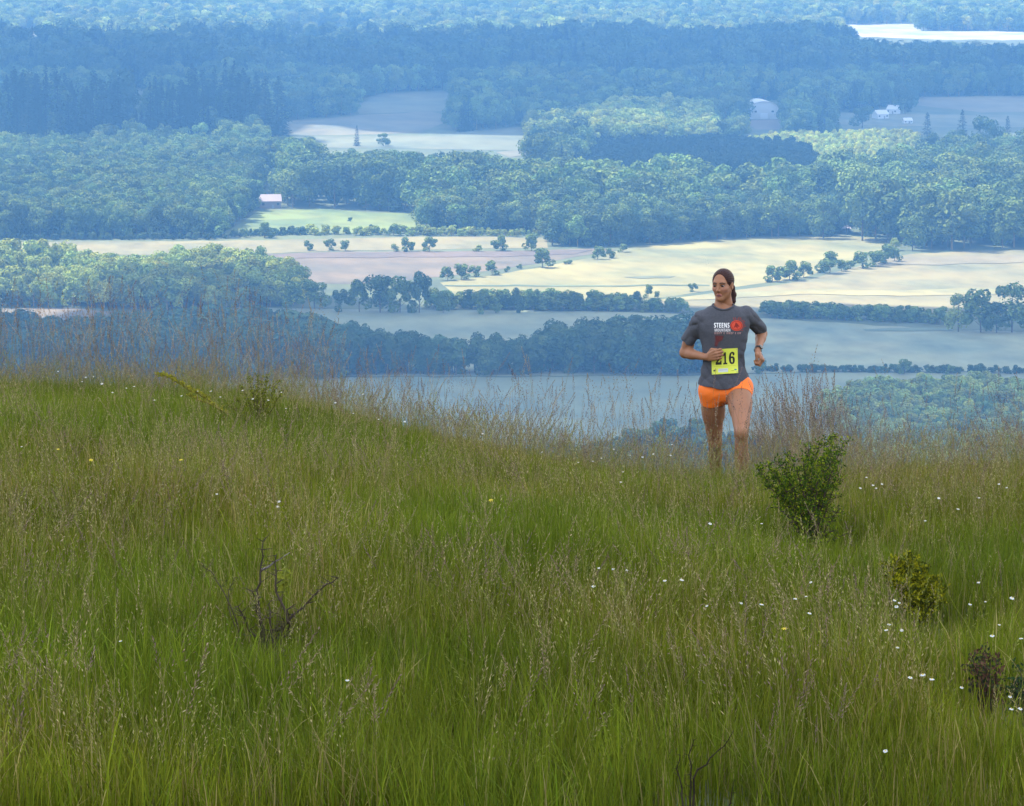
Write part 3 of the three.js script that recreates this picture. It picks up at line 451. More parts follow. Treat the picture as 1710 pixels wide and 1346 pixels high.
// the grass is thin and short round the feet of the shrubs
const thin = [[1352, 925, 0.36, 1.3], [1532, 1068, 0.30, 1.7], [1652, 1215, 0.20, 0.9], [1708, 1225, 0.16, 0.8], [452, 1110, 0.22, 0.9], [1175, 1420, 0.22, 0.9], [1215, 850, 0.25, 0.6], [400, 735, 0.4, 0.9]].map(([px, py, r, f]) => [...hillHit(px, py), r, f]);
const shortness = (x, d) => { let k = 1; for (const [tx, , td, r, f] of thin) { const u = Math.abs(x - tx) / r, v = d > td ? (d - td) / 0.25 : (td - d) / f; k = Math.min(k, lerp(0.42, 1, smoothstep(Math.hypot(u, v), 0.55, 1.25))); } return k; };
function crestOf(x) { return lerp(26.3, 31, smoothstep(-x, -1, 3)); }
{
  const r = rng(909), lists = { grass: new Map(), seed: new Map() }, put = (set, arr, x, d, s, c) => { const g = arr[Math.floor(r() * arr.length)]; if (!lists[set].has(g)) lists[set].set(g, []); lists[set].get(g).push([x, d, s, r() * 6.283, c, (r() - 0.5) * 0.24, (r() - 0.5) * 0.24]); };
  const step = 0.108;
  for (let d = 9.3; d < 37; d += step) for (let x = -7.2; x < 7.2; x += step) {
    if (Math.abs(x) > 0.1326 * d * 1.15 + 1.1 || d > crestOf(x) + 5) continue;
    const X = x + (r() - 0.5) * step * 1.3, D = d + (r() - 0.5) * step * 1.3;
    const moist = fbm(X * 0.55 + 11, D * 0.32 + 5, 21, 3) + 0.12 * smoothstep(D, 18, 8), dry = fbm(X * 0.8 + 40, D * 0.5 + 9, 22, 3), near = smoothstep(D, crestOf(X) - lerp(5, 10, smoothstep(X, -1, 2)), crestOf(X) - 0.5), sh = shortness(X, D), right = smoothstep(X, -1.5, 2.5);
    const v = 0.58 + 0.78 * fbm(X * 1.3, D * 0.8, 25, 3) * (1 - 0.15 * right), warm = clamp((dry - 0.5) * 1.6 + 0.25 * near + 0.12 * right, -0.2, 0.6), c = [v * (1 + 0.35 * warm), v * (1 + 0.02 * warm), v * (1 - 0.1 * warm)];
    const p = r(), pm = clamp(0.16 + (dry - 0.45) * 1.6 + (0.12 + 0.2 * right) * near + 0.08 * right, 0.04, 0.75), pl = clamp((moist - 0.52) * 4, 0, 0.75);
    put('grass', p < pm ? MIX : p < pm + pl ? LUSH : TUFTS, X, D, (0.62 + 0.62 * r()) * (1 - 0.12 * near) * sh, c);
    if (r() < (sh < 0.8 ? 0 : 1) * (0.09 + 0.24 * near + clamp(dry - 0.5, 0, 1) * 0.8)) put('seed', r() < 0.68 - 0.25 * near ? STRAWS : STALKS, X, D, 0.75 + 0.4 * r(), [1, 1, 1]);
    const e = D - crestOf(X), left = smoothstep(-X, 0.4, 2.2);
    if (e > -3.5 && e < 3 && r() < 0.06 + 0.13 * left) put('seed', TALLSTALKS, X, D, 0.7 + 0.45 * r() * (0.6 + 0.4 * left), [1, 1, 1]);
  }
  const M = new THREE.Matrix4(), Q = new THREE.Quaternion(), EU = new THREE.Euler(), col = new THREE.Color();
  for (const [set, name, part, label, m] of [['grass', 'grass', 'blades', 'dense green and tan meadow grass covering the hillside', bladeMat], ['seed', 'seeding_grass', 'stalks', 'thin purplish and straw coloured seed stalks standing above the meadow', stalkMat]]) {
    const g = base(name); tag(g, label, 'grass', null, 'stuff'); let n = 0;
    for (const [geo, list] of lists[set]) {
      const im = new THREE.InstancedMesh(geo, m, list.length); im.name = part; im.userData.kind = 'stuff'; im.castShadow = im.receiveShadow = true;
      list.forEach(([x, d, s, turn, c, tx, tz], i) => { M.compose(new THREE.Vector3(x, hillY(x, d) - 0.01, -d), Q.setFromEuler(EU.set(tx, turn, tz)), new THREE.Vector3(s, s, s)); im.setMatrixAt(i, M); im.setColorAt(i, col.setRGB(...c)); });
      g.add(im); n += list.length;
    }
    console.log(name, n);
  }
}
// ---------------------------------------------------------------- the runner
const RD = 25, RB = atDepth(1210, 848, RD);
const J = (px, py, z = 0) => { const p = atDepth(px, py, RD - z); return [p[0] - RB[0], p[1] - RB[1], p[2] - RB[2]]; };
const V3 = (a) => new THREE.Vector3(...a), addv = (a, b, k = 1) => [a[0] + b[0] * k, a[1] + b[1] * k, a[2] + b[2] * k], midv = (a, b, q = 0.5) => [0, 1, 2].map((i) => lerp(a[i], b[i], q)), subv = (a, b) => addv(a, b, -1), dotv = (a, b) => a[0] * b[0] + a[1] * b[1] + a[2] * b[2], normv = (a) => { const l = Math.hypot(...a); return a.map((v) => v / l); };
const smin = (a, b, k) => { const h = Math.max(k - Math.abs(a - b), 0) / k; return Math.min(a, b) - h * h * k * 0.25; }, smax = (a, b, k) => -smin(-a, -b, k);
function capsule(a, b, ra, rb) { // distance to a tapered capsule
  const bx = b[0] - a[0], by = b[1] - a[1], bz = b[2] - a[2], L = bx * bx + by * by + bz * bz || 1e-9;
  return (x, y, z) => { const px = x - a[0], py = y - a[1], pz = z - a[2]; let h = (px * bx + py * by + pz * bz) / L; h = h < 0 ? 0 : h > 1 ? 1 : h; const dx = px - bx * h, dy = py - by * h, dz = pz - bz * h; return Math.sqrt(dx * dx + dy * dy + dz * dz) - (ra + (rb - ra) * h); };
}
function ellipsoid(c, r) { return (x, y, z) => { const a = (x - c[0]) / r[0], b = (y - c[1]) / r[1], d = (z - c[2]) / r[2], k = Math.sqrt(a * a + b * b + d * d), g = Math.sqrt((a / r[0]) ** 2 + (b / r[1]) ** 2 + (d / r[2]) ** 2); return g < 1e-9 ? -Math.min(...r) : k * (k - 1) / g; }; }
const union = (list, k) => (x, y, z) => { let d = list[0](x, y, z); for (let i = 1; i < list.length; i++) d = smin(d, list[i](x, y, z), k); return d; };
function net(f, lo, hi, cell, paint) { // surface nets: a smooth closed mesh of f = 0
  const n = [0, 1, 2].map((i) => Math.ceil((hi[i] - lo[i]) / cell) + 1), [nx, ny, nz] = n, D = new Float32Array(nx * ny * nz), at = (i, j, k) => i + nx * (j + ny * k), S = 4;
  for (let K = 0; K < nz; K += S) for (let Jj = 0; Jj < ny; Jj += S) for (let I = 0; I < nx; I += S) {
    const c = f(lo[0] + (I + 1.5) * cell, lo[1] + (Jj + 1.5) * cell, lo[2] + (K + 1.5) * cell), skip = Math.abs(c) > cell * 5.5;
    for (let k = K; k < Math.min(nz, K + S); k++) for (let j = Jj; j < Math.min(ny, Jj + S); j++) for (let i = I; i < Math.min(nx, I + S); i++) D[at(i, j, k)] = skip ? c : f(lo[0] + i * cell, lo[1] + j * cell, lo[2] + k * cell);
  }
  const id = new Int32Array(nx * ny * nz).fill(-1), P = [], idx = [], E = [[0, 1], [2, 3], [4, 5], [6, 7], [0, 2], [1, 3], [4, 6], [5, 7], [0, 4], [1, 5], [2, 6], [3, 7]];
  for (let k = 0; k < nz - 1; k++) for (let j = 0; j < ny - 1; j++) for (let i = 0; i < nx - 1; i++) {
    const v = []; let m = 0; for (let q = 0; q < 8; q++) { v[q] = D[at(i + (q & 1), j + ((q >> 1) & 1), k + (q >> 2))]; if (v[q] < 0) m++; }
    if (m === 0 || m === 8) continue;
    let x = 0, y = 0, z = 0, c = 0;
    for (const [a, b] of E) if ((v[a] < 0) !== (v[b] < 0)) { const t = v[a] / (v[a] - v[b]); x += (a & 1) + t * ((b & 1) - (a & 1)); y += ((a >> 1) & 1) + t * (((b >> 1) & 1) - ((a >> 1) & 1)); z += (a >> 2) + t * ((b >> 2) - (a >> 2)); c++; }
    id[at(i, j, k)] = P.length / 3; P.push(lo[0] + (i + x / c) * cell, lo[1] + (j + y / c) * cell, lo[2] + (k + z / c) * cell);
  }
  const quad = (a, b, c, d, flip) => { if (a < 0 || b < 0 || c < 0 || d < 0) return; flip ? idx.push(a, c, b, a, d, c) : idx.push(a, b, c, a, c, d); };
  for (let k = 1; k < nz - 1; k++) for (let j = 1; j < ny - 1; j++) for (let i = 1; i < nx - 1; i++) {
    const d = D[at(i, j, k)] < 0;
    if (d !== D[at(i + 1, j, k)] < 0) quad(id[at(i, j - 1, k - 1)], id[at(i, j, k - 1)], id[at(i, j, k)], id[at(i, j - 1, k)], !d);
    if (d !== D[at(i, j + 1, k)] < 0) quad(id[at(i - 1, j, k - 1)], id[at(i - 1, j, k)], id[at(i, j, k)], id[at(i, j, k - 1)], !d);
    if (d !== D[at(i, j, k + 1)] < 0) quad(id[at(i - 1, j - 1, k)], id[at(i, j - 1, k)], id[at(i, j, k)], id[at(i - 1, j, k)], !d);
  }
  const N = [], C = [], e = cell * 0.5;
  for (let i = 0; i < P.length; i += 3) { const [x, y, z] = [P[i], P[i + 1], P[i + 2]]; N.push(...normv([f(x + e, y, z) - f(x - e, y, z) + 1e-12, f(x, y + e, z) - f(x, y - e, z), f(x, y, z + e) - f(x, y, z - e)])); C.push(...(paint ? paint(x, y, z) : [1, 1, 1])); }
  const g = new THREE.BufferGeometry();
  g.setAttribute('position', new THREE.Float32BufferAttribute(P, 3)); g.setAttribute('normal', new THREE.Float32BufferAttribute(N, 3)); g.setAttribute('color', new THREE.Float32BufferAttribute(C, 3)); g.setIndex(idx);
  return g;
}
const person = base('person', RB[0], RB[1], RB[2]);
tag(person, 'woman in grey t-shirt and orange shorts running through the tall grass', 'person');
const SKIN = [0.305, 0.130, 0.060], skinMat = vmat(0.6);
const toneSkin = (x, y, z) => { const n = 0.94 + 0.12 * fbm(x * 30 + 50, y * 30 + 50 + z * 20, 61, 3); return SKIN.map((c, i) => c * n * (i === 0 ? 1.0 : 0.97 + 0.06 * noise2(x * 60 + 90, y * 60 + 90, 62))); };

// joints
const hipR = J(1189.5, 653, 0), hipL = J(1234.5, 649, 0.02), kneeR = J(1194, 737, -0.17), kneeL = J(1238, 722, 0.32), ankR = J(1196, 800, -0.46), ankL = J(1240, 830, 0.25);
const shR = J(1166, 529, -0.01), shL = J(1250, 525, -0.02), elR = J(1144, 589, -0.09), elL = J(1272, 557, -0.22), wrR = J(1182, 597, 0.115), wrL = J(1265.5, 585, 0.0);
const neck0 = J(1208, 521, -0.03), neck1 = J(1207, 492, -0.01), chest = J(1208, 548, 0), pelvis = J(1211, 648, 0);

// ---- hands: a frame at the wrist, x to the fingers, y to the thumb, z out of the back of the hand
function hand(w, x, y, curl, thumbIn, scale = 1) {
  const X = normv(x), Y = normv(subv(y, X.map((v) => v * dotv(X, y)))), Z = V3(X).cross(V3(Y)).toArray(), side = hand.side; const zz = Z.map((v) => v * side);
  const at = (a, b, c) => [0, 1, 2].map((i) => w[i] + (X[i] * a + Y[i] * b + zz[i] * c) * scale), list = [];
  const K = [[0.082, 0.031, 0.002], [0.086, 0.011, 0.004], [0.082, -0.009, 0.003], [0.074, -0.027, 0]], LEN = [[0.040, 0.024, 0.019], [0.044, 0.028, 0.020], [0.041, 0.026, 0.020], [0.032, 0.020, 0.017]];
  K.forEach((k, i) => {
    list.push(capsule(at(0.005, k[1] * 0.55, 0), at(...k), 0.015 * scale, 0.0125 * scale));
    let p = k, ang = curl[0] + i * 0.06; const segs = [];
    LEN[i].forEach((l, j) => { const q = [p[0] + Math.cos(ang) * l, p[1] - 0.001 * i, p[2] - Math.sin(ang) * l]; segs.push(capsule(at(...p), at(...q), (0.0098 - j * 0.0010 - (i === 3 ? 0.001 : 0)) * scale, (0.0090 - j * 0.0011 - (i === 3 ? 0.001 : 0)) * scale)); p = q; ang += curl[j + 1] ?? 0; });
    list.push(union(segs, 0.004));
  });
  const T = [[0.012, 0.022, -0.006], [0.046, 0.047, -0.012], [0.074, 0.05 - 0.016 * thumbIn, -0.016 - 0.012 * thumbIn], [0.094, 0.047 - 0.030 * thumbIn, -0.018 - 0.020 * thumbIn]];
  for (let i = 0; i < 3; i++) list.push(capsule(at(...T[i]), at(...T[i + 1]), (0.0155 - i * 0.003) * scale, (0.0125 - i * 0.002) * scale));
  return list;
}
hand.side = 1;
const handRList = hand(wrR, subv(J(1198, 592, 0.165), wrR), [0.1, 1, 0.15], [0.75, 1.15, 0.7], 0.8, 0.88);
hand.side = -1;
const handLList = hand(wrL, subv(J(1275, 606, 0.05), wrL), [-0.35, 0.35, 0.9], [0.9, 1.35, 0.9], 1.0, 0.92);
const handR = union(handRList, 0.006), handL = union(handLList, 0.006);

// ---- body below the neck
const thigh = (h, k, s) => [capsule(addv(h, [0, 0.01, 0]), midv(h, k, 0.45), 0.080, 0.070), capsule(midv(h, k, 0.35), k, 0.072, 0.043), capsule(addv(midv(h, k, 0.2), [0.012 * s, 0, 0.03]), addv(midv(h, k, 0.8), [0.006 * s, 0, 0.016]), 0.055, 0.040)];
const shin = (k, a, b) => { const d = normv(subv(a, k)), back = normv(subv([0, 0, -1], d.map((v) => -v * d[2]))); return [capsule(k, a, 0.038, 0.028), capsule(addv(midv(k, a, 0.14), back, 0.012), addv(midv(k, a, 0.40), back, 0.020), 0.034, 0.042), capsule(addv(midv(k, a, 0.40), back, 0.020), a, 0.040, 0.028), ellipsoid(addv(k, back, -0.020), [0.026, 0.032, 0.024])]; };
const foot = (a, pitch, s) => { const c = Math.cos(pitch), q = Math.sin(pitch), at = (u, v, w) => [a[0] + w, a[1] + v * c - u * q, a[2] + u * c + v * q]; return [capsule(at(-0.035, -0.05, 0), at(0.10, -0.065, 0.004 * s), 0.034, 0.030), capsule(at(0.0, -0.01, 0), at(0.12, -0.066, 0.004 * s), 0.036, 0.028), capsule(at(0.10, -0.066, 0), at(0.165, -0.070, 0), 0.030, 0.024)]; };
const torso = [capsule(addv(chest, [0, 0.05, -0.01]), J(1210, 610, -0.005), 0.105, 0.088), capsule(J(1210, 610, -0.005), pelvis, 0.085, 0.095), capsule(shR, shL, 0.040, 0.040), capsule(hipR, hipL, 0.083, 0.083)];
const upperArm = (s, e) => [capsule(s, e, 0.040, 0.0345), capsule(midv(s, e, 0.25), midv(s, e, 0.75), 0.038, 0.036)], foreArm = (e, w) => [capsule(e, midv(e, w, 0.3), 0.0325, 0.032), capsule(midv(e, w, 0.25), w, 0.0325, 0.0215)];
const neckPart = [capsule(neck0, neck1, 0.055, 0.049), capsule(addv(neck0, [0, -0.01, 0]), addv(shR, [0.06, 0.012, 0]), 0.045, 0.036), capsule(addv(neck0, [0, -0.01, 0]), addv(shL, [-0.06, 0.012, 0]), 0.045, 0.036)];
const legR = union([...thigh(hipR, kneeR, -1), ...shin(kneeR, ankR)], 0.03), legL = union([...thigh(hipL, kneeL, 1), ...shin(kneeL, ankL)], 0.03);
const footR = union(foot(ankR, 1.0, -1), 0.02), footL = union(foot(ankL, -0.05, 1), 0.02);
const upR = union(upperArm(shR, elR), 0.02), upL = union(upperArm(shL, elL), 0.02), foR = union(foreArm(elR, wrR), 0.02), foL = union(foreArm(elL, wrL), 0.02), torsoF = union([...torso, ...neckPart], 0.04);
const PROF = [[508, 1189, 1227, 0.060], [513, 1181, 1235, 0.070], [519, 1174, 1246, 0.080], [526, 1166, 1254, 0.090], [540, 1163, 1253, 0.108], [552, 1166, 1250, 0.118], [565, 1169, 1248.5, 0.112], [580, 1171.5, 1245, 0.104], [596, 1173, 1242, 0.100], [610, 1173, 1242.5, 0.103], [622, 1171, 1247.5, 0.112], [633, 1169, 1253, 0.119], [650, 1166.5, 1259, 0.127]].map(([y, l, r, b]) => { const L = J(l, y), R = J(r, y); return [L[1], (L[0] + R[0]) / 2, (R[0] - L[0]) / 2, b]; });
function profile(y) { let i = 0; while (i < PROF.length - 2 && PROF[i + 1][0] > y) i++; const a = PROF[i], b = PROF[i + 1], t = clamp((a[0] - y) / (a[0] - b[0]), 0, 1), s = t; return [lerp(a[1], b[1], s), lerp(a[2], b[2], s), lerp(a[3], b[3], s)]; }
const slR0 = J(1170, 532, -0.01), slR1 = J(1147.5, 571, -0.062), slL0 = J(1246, 524, -0.02), slL1 = J(1271, 550, -0.19);
const sleeveR = capsule(slR0, slR1, 0.051, 0.046), sleeveL = capsule(slL0, slL1, 0.053, 0.045), dirR = normv(subv(slR1, slR0)), dirL = normv(subv(slL1, slL0)), innerR = capsule(midv(slR0, slR1, 0.55), addv(slR1, dirR, 0.04), 0.036, 0.038), innerL = capsule(midv(slL0, slL1, 0.6), addv(slL1, dirL, 0.04), 0.034, 0.036);
const yTop = PROF[0][0], hemA = J(1168, 641), hemB = J(1212, 646.5), hemC = J(1258, 632.5);
const trunkF = (x, y, z) => { const [c, a, b] = profile(y), q = Math.hypot((x - c) / a, z / b), p = Math.sign(q - 1) * Math.abs(q - 1); return smax(p * Math.min(a, b) * 0.9, (y - yTop) * 0.7, 0.02); };
const neckCut = (x, y, z) => ellipsoid(J(1208, 503, 0.02), [0.076, 0.066, 0.088])(x, y, z);
// under the cloth the body stays a little inside it
const under = (d, h, gap = 0.016) => (h < 0.03 ? smax(d, h + gap, 0.004) : d), pastR = (x, y, z) => dotv(subv([x, y, z], slR1), dirR) > -0.012, pastL = (x, y, z) => dotv(subv([x, y, z], slL1), dirL) > -0.012;
const bodyF = (x, y, z) => { let d = torsoF(x, y, z); const nk = neckCut(x, y, z); if (d < 0.06 && nk > 0.004 && y > hemB[1] - 0.01) d = under(d, Math.min(trunkF(x, y, z), sleeveR(x, y, z), sleeveL(x, y, z)), Math.min(0.016, (nk - 0.004) * 0.9)); d = smin(d, Math.min(legR(x, y, z), legL(x, y, z)), 0.03);
  const armRf = smin(pastR(x, y, z) ? upR(x, y, z) : under(upR(x, y, z), sleeveR(x, y, z)), foR(x, y, z), 0.02), armLf = smin(pastL(x, y, z) ? upL(x, y, z) : under(upL(x, y, z), sleeveL(x, y, z)), foL(x, y, z), 0.02); d = smin(d, Math.min(footR(x, y, z), footL(x, y, z)), 0.025); return smin(d, Math.min(smin(armRf, handRList[0](x, y, z), 0.015), smin(armLf, handLList[0](x, y, z), 0.015)), 0.02); };
// ---- head in its own frame: y up, z out of the face, eyes at height 0
const headEuler = new THREE.Euler(0.0, -0.42, 0.03, 'YXZ'), headM = new THREE.Matrix4().makeRotationFromEuler(headEuler).scale(new THREE.Vector3(0.875, 0.925, 0.915)).setPosition(...J(1206.5, 475.8, 0.015));
const cranium = ellipsoid([0, 0.032, -0.016], [0.0715, 0.078, 0.091]);
const faceParts = [ellipsoid([0, -0.020, 0.012], [0.0610, 0.080, 0.073]), capsule([0, -0.090, 0.052], [0, -0.092, 0.056], 0.021, 0.02), capsule([-0.047, -0.040, 0.0], [-0.010, -0.091, 0.050], 0.020, 0.0165), capsule([0.047, -0.040, 0.0], [0.010, -0.091, 0.050], 0.020, 0.0165), ellipsoid([-0.036, -0.021, 0.050], [0.022, 0.018, 0.023]), ellipsoid([0.036, -0.021, 0.050], [0.022, 0.018, 0.023]), capsule([-0.032, 0.020, 0.068], [0.032, 0.020, 0.068], 0.0125, 0.0125)];
const face0 = union([cranium, ...faceParts], 0.022), noseF = union([capsule([0, 0.006, 0.080], [0, -0.030, 0.0960], 0.0062, 0.0088), capsule([-0.0085, -0.0355, 0.087], [0.0085, -0.0355, 0.087], 0.0072, 0.0072)], 0.009);
const sockets = (x, y, z) => Math.min(ellipsoid([-0.031, -0.001, 0.094], [0.0180, 0.0120, 0.017])(x, y, z), ellipsoid([0.031, -0.001, 0.094], [0.0180, 0.0120, 0.017])(x, y, z));
const lipsF = union([capsule([-0.020, -0.0668, 0.0735], [-0.005, -0.0605, 0.0815], 0.0036, 0.0052), capsule([0.020, -0.0668, 0.0735], [0.005, -0.0605, 0.0815], 0.0036, 0.0052), capsule([-0.016, -0.0685, 0.0745], [-0.004, -0.0700, 0.0790], 0.0044, 0.0056), capsule([0.016, -0.0685, 0.0745], [0.004, -0.0700, 0.0790], 0.0044, 0.0056), capsule([-0.004, -0.0700, 0.0790], [0.004, -0.0700, 0.0790], 0.0056, 0.0056)], 0.004);
const earF = (s) => { const o = ellipsoid([0.073 * s, -0.004, -0.010], [0.0085, 0.031, 0.019]), i = ellipsoid([0.081 * s, -0.002, -0.008], [0.006, 0.019, 0.010]); return (x, y, z) => smax(o(x, y, z), -i(x, y, z), 0.006); };
const earA = earF(-1), earB = earF(1), headNeck = capsule([0.004, -0.065, -0.020], [0.012, -0.135, -0.035], 0.048, 0.048);
const slit = capsule([-0.012, -0.0657, 0.0835], [0.012, -0.0657, 0.0835], 0.0024, 0.0024);
const headF = (x, y, z) => { let d = smax(face0(x, y, z), -sockets(x, y, z), 0.012); d = smin(d, noseF(x, y, z), 0.010); d = smin(d, lipsF(x, y, z), 0.005); d = smax(d, -slit(x, y, z), 0.003); d = smin(d, Math.min(earA(x, y, z), earB(x, y, z)), 0.006); return smin(d, headNeck(x, y, z), 0.030); };
const paintHead = (x, y, z) => {
  let c = toneSkin(x, y, z); const ax = Math.abs(x);
  const lip = smoothstep(lipsF(x, y, z), 0.0022, -0.0005) * (z > 0.05 ? 1 : 0); c = blend(c, [0.34, 0.10, 0.085], lip * 0.85);
  const mouthShade = smoothstep(slit(x, y, z), 0.0018, 0) * (z > 0.05 ? 1 : 0); c = blend(c, [0.07, 0.022, 0.02], mouthShade);  // shade between the lips painted into the skin colour
  const bx = clamp((ax - 0.030) / 0.019, -1, 1), by = 0.0175 + 0.004 * (1 - bx * bx) - 0.002 * Math.max(0, bx), brow = smoothstep(Math.abs(y - by), 0.0060 * (1 - 0.35 * Math.max(0, bx)), 0.0018) * smoothstep(Math.abs(ax - 0.030), 0.0215, 0.017) * (z > 0.03 ? 1 : 0); c = blend(c, [0.022, 0.010, 0.008], brow);  // brows drawn thick and dark, also standing in for shaded eye sockets
  const lash = smoothstep(Math.abs(y - (0.0065 - 9 * (ax - 0.031) ** 2)), 0.0032, 0.0012) * smoothstep(Math.abs(ax - 0.031), 0.0175, 0.014) * (z > 0.04 ? 1 : 0); c = blend(c, [0.03, 0.014, 0.012], lash);
  const cheek = Math.exp(-(((ax - 0.042) / 0.022) ** 2 + ((y + 0.030) / 0.022) ** 2)) * (z > 0.02 ? 1 : 0); c = blend(c, [0.47, 0.20, 0.15], cheek * 0.5);
  const nostrilShade = Math.exp(-(((ax - 0.0075) / 0.0035) ** 2 + ((y + 0.0425) / 0.003) ** 2)) * (z > 0.07 ? 1 : 0); return blend(c, [0.10, 0.035, 0.03], nostrilShade * 0.9);  // hollow shade of the nostrils painted as dark spots, no holes cut
};
const headGeo = net(headF, [-0.095, -0.15, -0.125], [0.095, 0.125, 0.125], 0.003, paintHead).applyMatrix4(headM);
const headInv = headM.clone().invert(), hv = new THREE.Vector3();
const box = (pts, pad) => [[0, 1, 2].map((i) => Math.min(...pts.map((p) => p[i])) - pad), [0, 1, 2].map((i) => Math.max(...pts.map((p) => p[i])) + pad)];
const [blo, bhi] = box([hipR, hipL, kneeR, kneeL, ankR, ankL, shR, shL, elR, elL, wrR, wrL, neck1, [ankL[0], ankL[1] - 0.08, ankL[2] + 0.16], [ankR[0], ankR[1] - 0.16, ankR[2] + 0.1]], 0.125);
const handBox = (w, t) => box([w, t], 0.085), [rl, rh] = handBox(wrR, J(1203, 590, 0.15)), [ll, lh] = handBox(wrL, J(1275, 606, 0.05));
const bodyGeo = mergeGeometries([net(bodyF, blo, bhi, 0.009, toneSkin), headGeo, net(handR, rl, rh, 0.003, toneSkin), net(handL, ll, lh, 0.003, toneSkin)]);
const body = mesh('body', bodyGeo, skinMat, person);
// eyes, the whites coloured dark as if shaded by the sockets
for (const s of [-1, 1]) {
  const g = new THREE.SphereGeometry(0.0115, 24, 16), p = g.attributes.position, c = [], look = normv([-0.10, -0.01, 1]);
  for (let i = 0; i < p.count; i++) { const q = (p.getX(i) * look[0] + p.getY(i) * look[1] + p.getZ(i) * look[2]) / 0.0115; c.push(...(q > 0.95 ? [0.01, 0.008, 0.008] : q > 0.70 ? [0.025, 0.013, 0.009] : [0.24, 0.18, 0.16])); }
  g.setAttribute('color', new THREE.Float32BufferAttribute(c, 3)); g.scale(1.2, 0.74, 1).translate(0.031 * s, -0.0005, 0.0708);
  mesh('eye', g.applyMatrix4(headM), new THREE.MeshPhysicalMaterial({ color: 0xffffff, vertexColors: true, roughness: 0.4, specularIntensity: 0.25 }), body);
}
// hair: drawn back close to the skull into a ponytail
const faceCut = ellipsoid([0, -0.014, 0.088], [0.064, 0.098, 0.082]), earCut = (x, y, z) => ellipsoid([0.075 * Math.sign(x), -0.016, -0.004], [0.03, 0.026, 0.020])(x, y, z);
const hairF = (x, y, z) => {
  const a = Math.atan2(x, y - 0.01), st = Math.sin(a * 34 + z * 60) * 0.0007 + Math.sin(a * 71 + z * 33) * 0.0004, d = ellipsoid([0, 0.030, -0.020], [0.0785, 0.0850, 0.0985])(x, y, z) + st;
  let e = smax(d, -faceCut(x, y, z), 0.012); e = smax(e, -earCut(x, y, z), 0.008); return smax(e, -0.052 - y + 0.2 * Math.max(0, z + 0.02), 0.015);
};
const toneHair = (x, y, z) => { const n = 0.75 + 0.5 * noise2(x * 300 + 60, z * 120 + y * 60 + 60, 71); return [0.034 * n, 0.0115 * n, 0.008 * n]; };
const hairMat = new THREE.MeshPhysicalMaterial({ color: 0xffffff, vertexColors: true, roughness: 0.55, specularIntensity: 0.35 }), hair = mesh('hair', net(hairF, [-0.095, -0.075, -0.135], [0.095, 0.13, 0.09], 0.003, toneHair).applyMatrix4(headM), hairMat, person);
{
  const pts = [J(1214, 474, -0.10), J(1222, 480, -0.13), J(1224.5, 492, -0.115), J(1224.5, 503, -0.095), J(1223, 514, -0.085)], rad = [0.020, 0.019, 0.019, 0.015, 0.005], list = [];
  for (let i = 0; i < 4; i++) list.push(capsule(pts[i], pts[i + 1], rad[i], rad[i + 1]));
  const f = union(list, 0.012), [a, b] = box(pts, 0.03);
  mesh('ponytail', net((x, y, z) => f(x, y, z) + Math.sin(x * 900 + y * 60) * 0.0012, a, b, 0.003, toneHair), hairMat, hair);
  const tie = new THREE.TorusGeometry(0.017, 0.005, 8, 20); tie.lookAt(V3(subv(pts[1], pts[0]))); tie.translate(...midv(pts[0], pts[1], 0.4)); mesh('hair_tie', tie, mat(0.02, 0.02, 0.025, 0.7), hair);
}
// t-shirt: an ellipse that changes with height, sleeves, and folds
const folds = (x, y, z) => {
  const u = x - chest[0], v = y - chest[1], low = smoothstep(-v, 0.02, 0.30), side = smoothstep(Math.abs(u), 0.05, 0.16);
  const w = fbm(u * 9 + 30, v * 7 + 30 + z * 5, 81, 2), cr = (t) => Math.abs(Math.sin(t)) - 0.64, diag = cr((v * 1.0 + u * 0.9 + w * 0.16) * 34) * 0.6 + cr((v * 0.8 - u * 1.2 + w * 0.2) * 27 + 1) * 0.6, vert = cr(u * 30 + w * 8 + v * 4), arm = cr((v * 0.9 + Math.abs(u) * 0.8 + w * 0.14) * 42);
  const calm = 1 - 0.75 * smoothstep(Math.abs(u), 0.15, 0.09) * smoothstep(v, -0.16, -0.08);
  return -(0.0040 + 0.0065 * side) * diag * (0.4 + 0.6 * low) * calm - 0.0070 * low * vert - (Math.abs(u) > 0.17 ? 0.0055 * arm : 0) + 0.005 * (w - 0.5);
};
const shirtSmooth = (x, y, z) => { let d = trunkF(x, y, z); d = smin(d, smax(sleeveR(x, y, z), dotv(subv([x, y, z], slR1), dirR), 0.004), 0.03); return smin(d, smax(sleeveL(x, y, z), dotv(subv([x, y, z], slL1), dirL), 0.004), 0.03); };
const shirtF = (x, y, z) => {
  let d = shirtSmooth(x, y, z); if (Math.abs(d) < 0.04) d += folds(x, y, z);
  d = Math.max(d, -innerR(x, y, z)); d = Math.max(d, -innerL(x, y, z)); d = smax(d, -neckCut(x, y, z), 0.004);
  const t = x < hemB[0] ? (x - hemA[0]) / (hemB[0] - hemA[0]) : 0, q = x < hemB[0] ? lerp(hemA[1], hemB[1], Math.sqrt(clamp(t, 0, 1))) : lerp(hemB[1], hemC[1], clamp((x - hemB[0]) / (hemC[0] - hemB[0]), 0, 1.2) ** 1.2);
  return Math.max(d, q + 0.004 * Math.sin(x * 45) - y);
};
const toneShirt = (x, y, z) => { const n = 0.86 + 0.28 * hash2(Math.round(x * 700), Math.round(y * 700 + z * 300), 5); return [0.066 * n, 0.068 * n, 0.081 * n]; };
const [slo, shi] = box([slR1, slL1, slR0, slL0, J(1160, 652, 0.1), J(1260, 652, -0.1), J(1208, 500)], 0.075);
const shirt = mesh('t_shirt', net(shirtF, slo, shi, 0.0055, toneShirt), vmat(0.95), person);
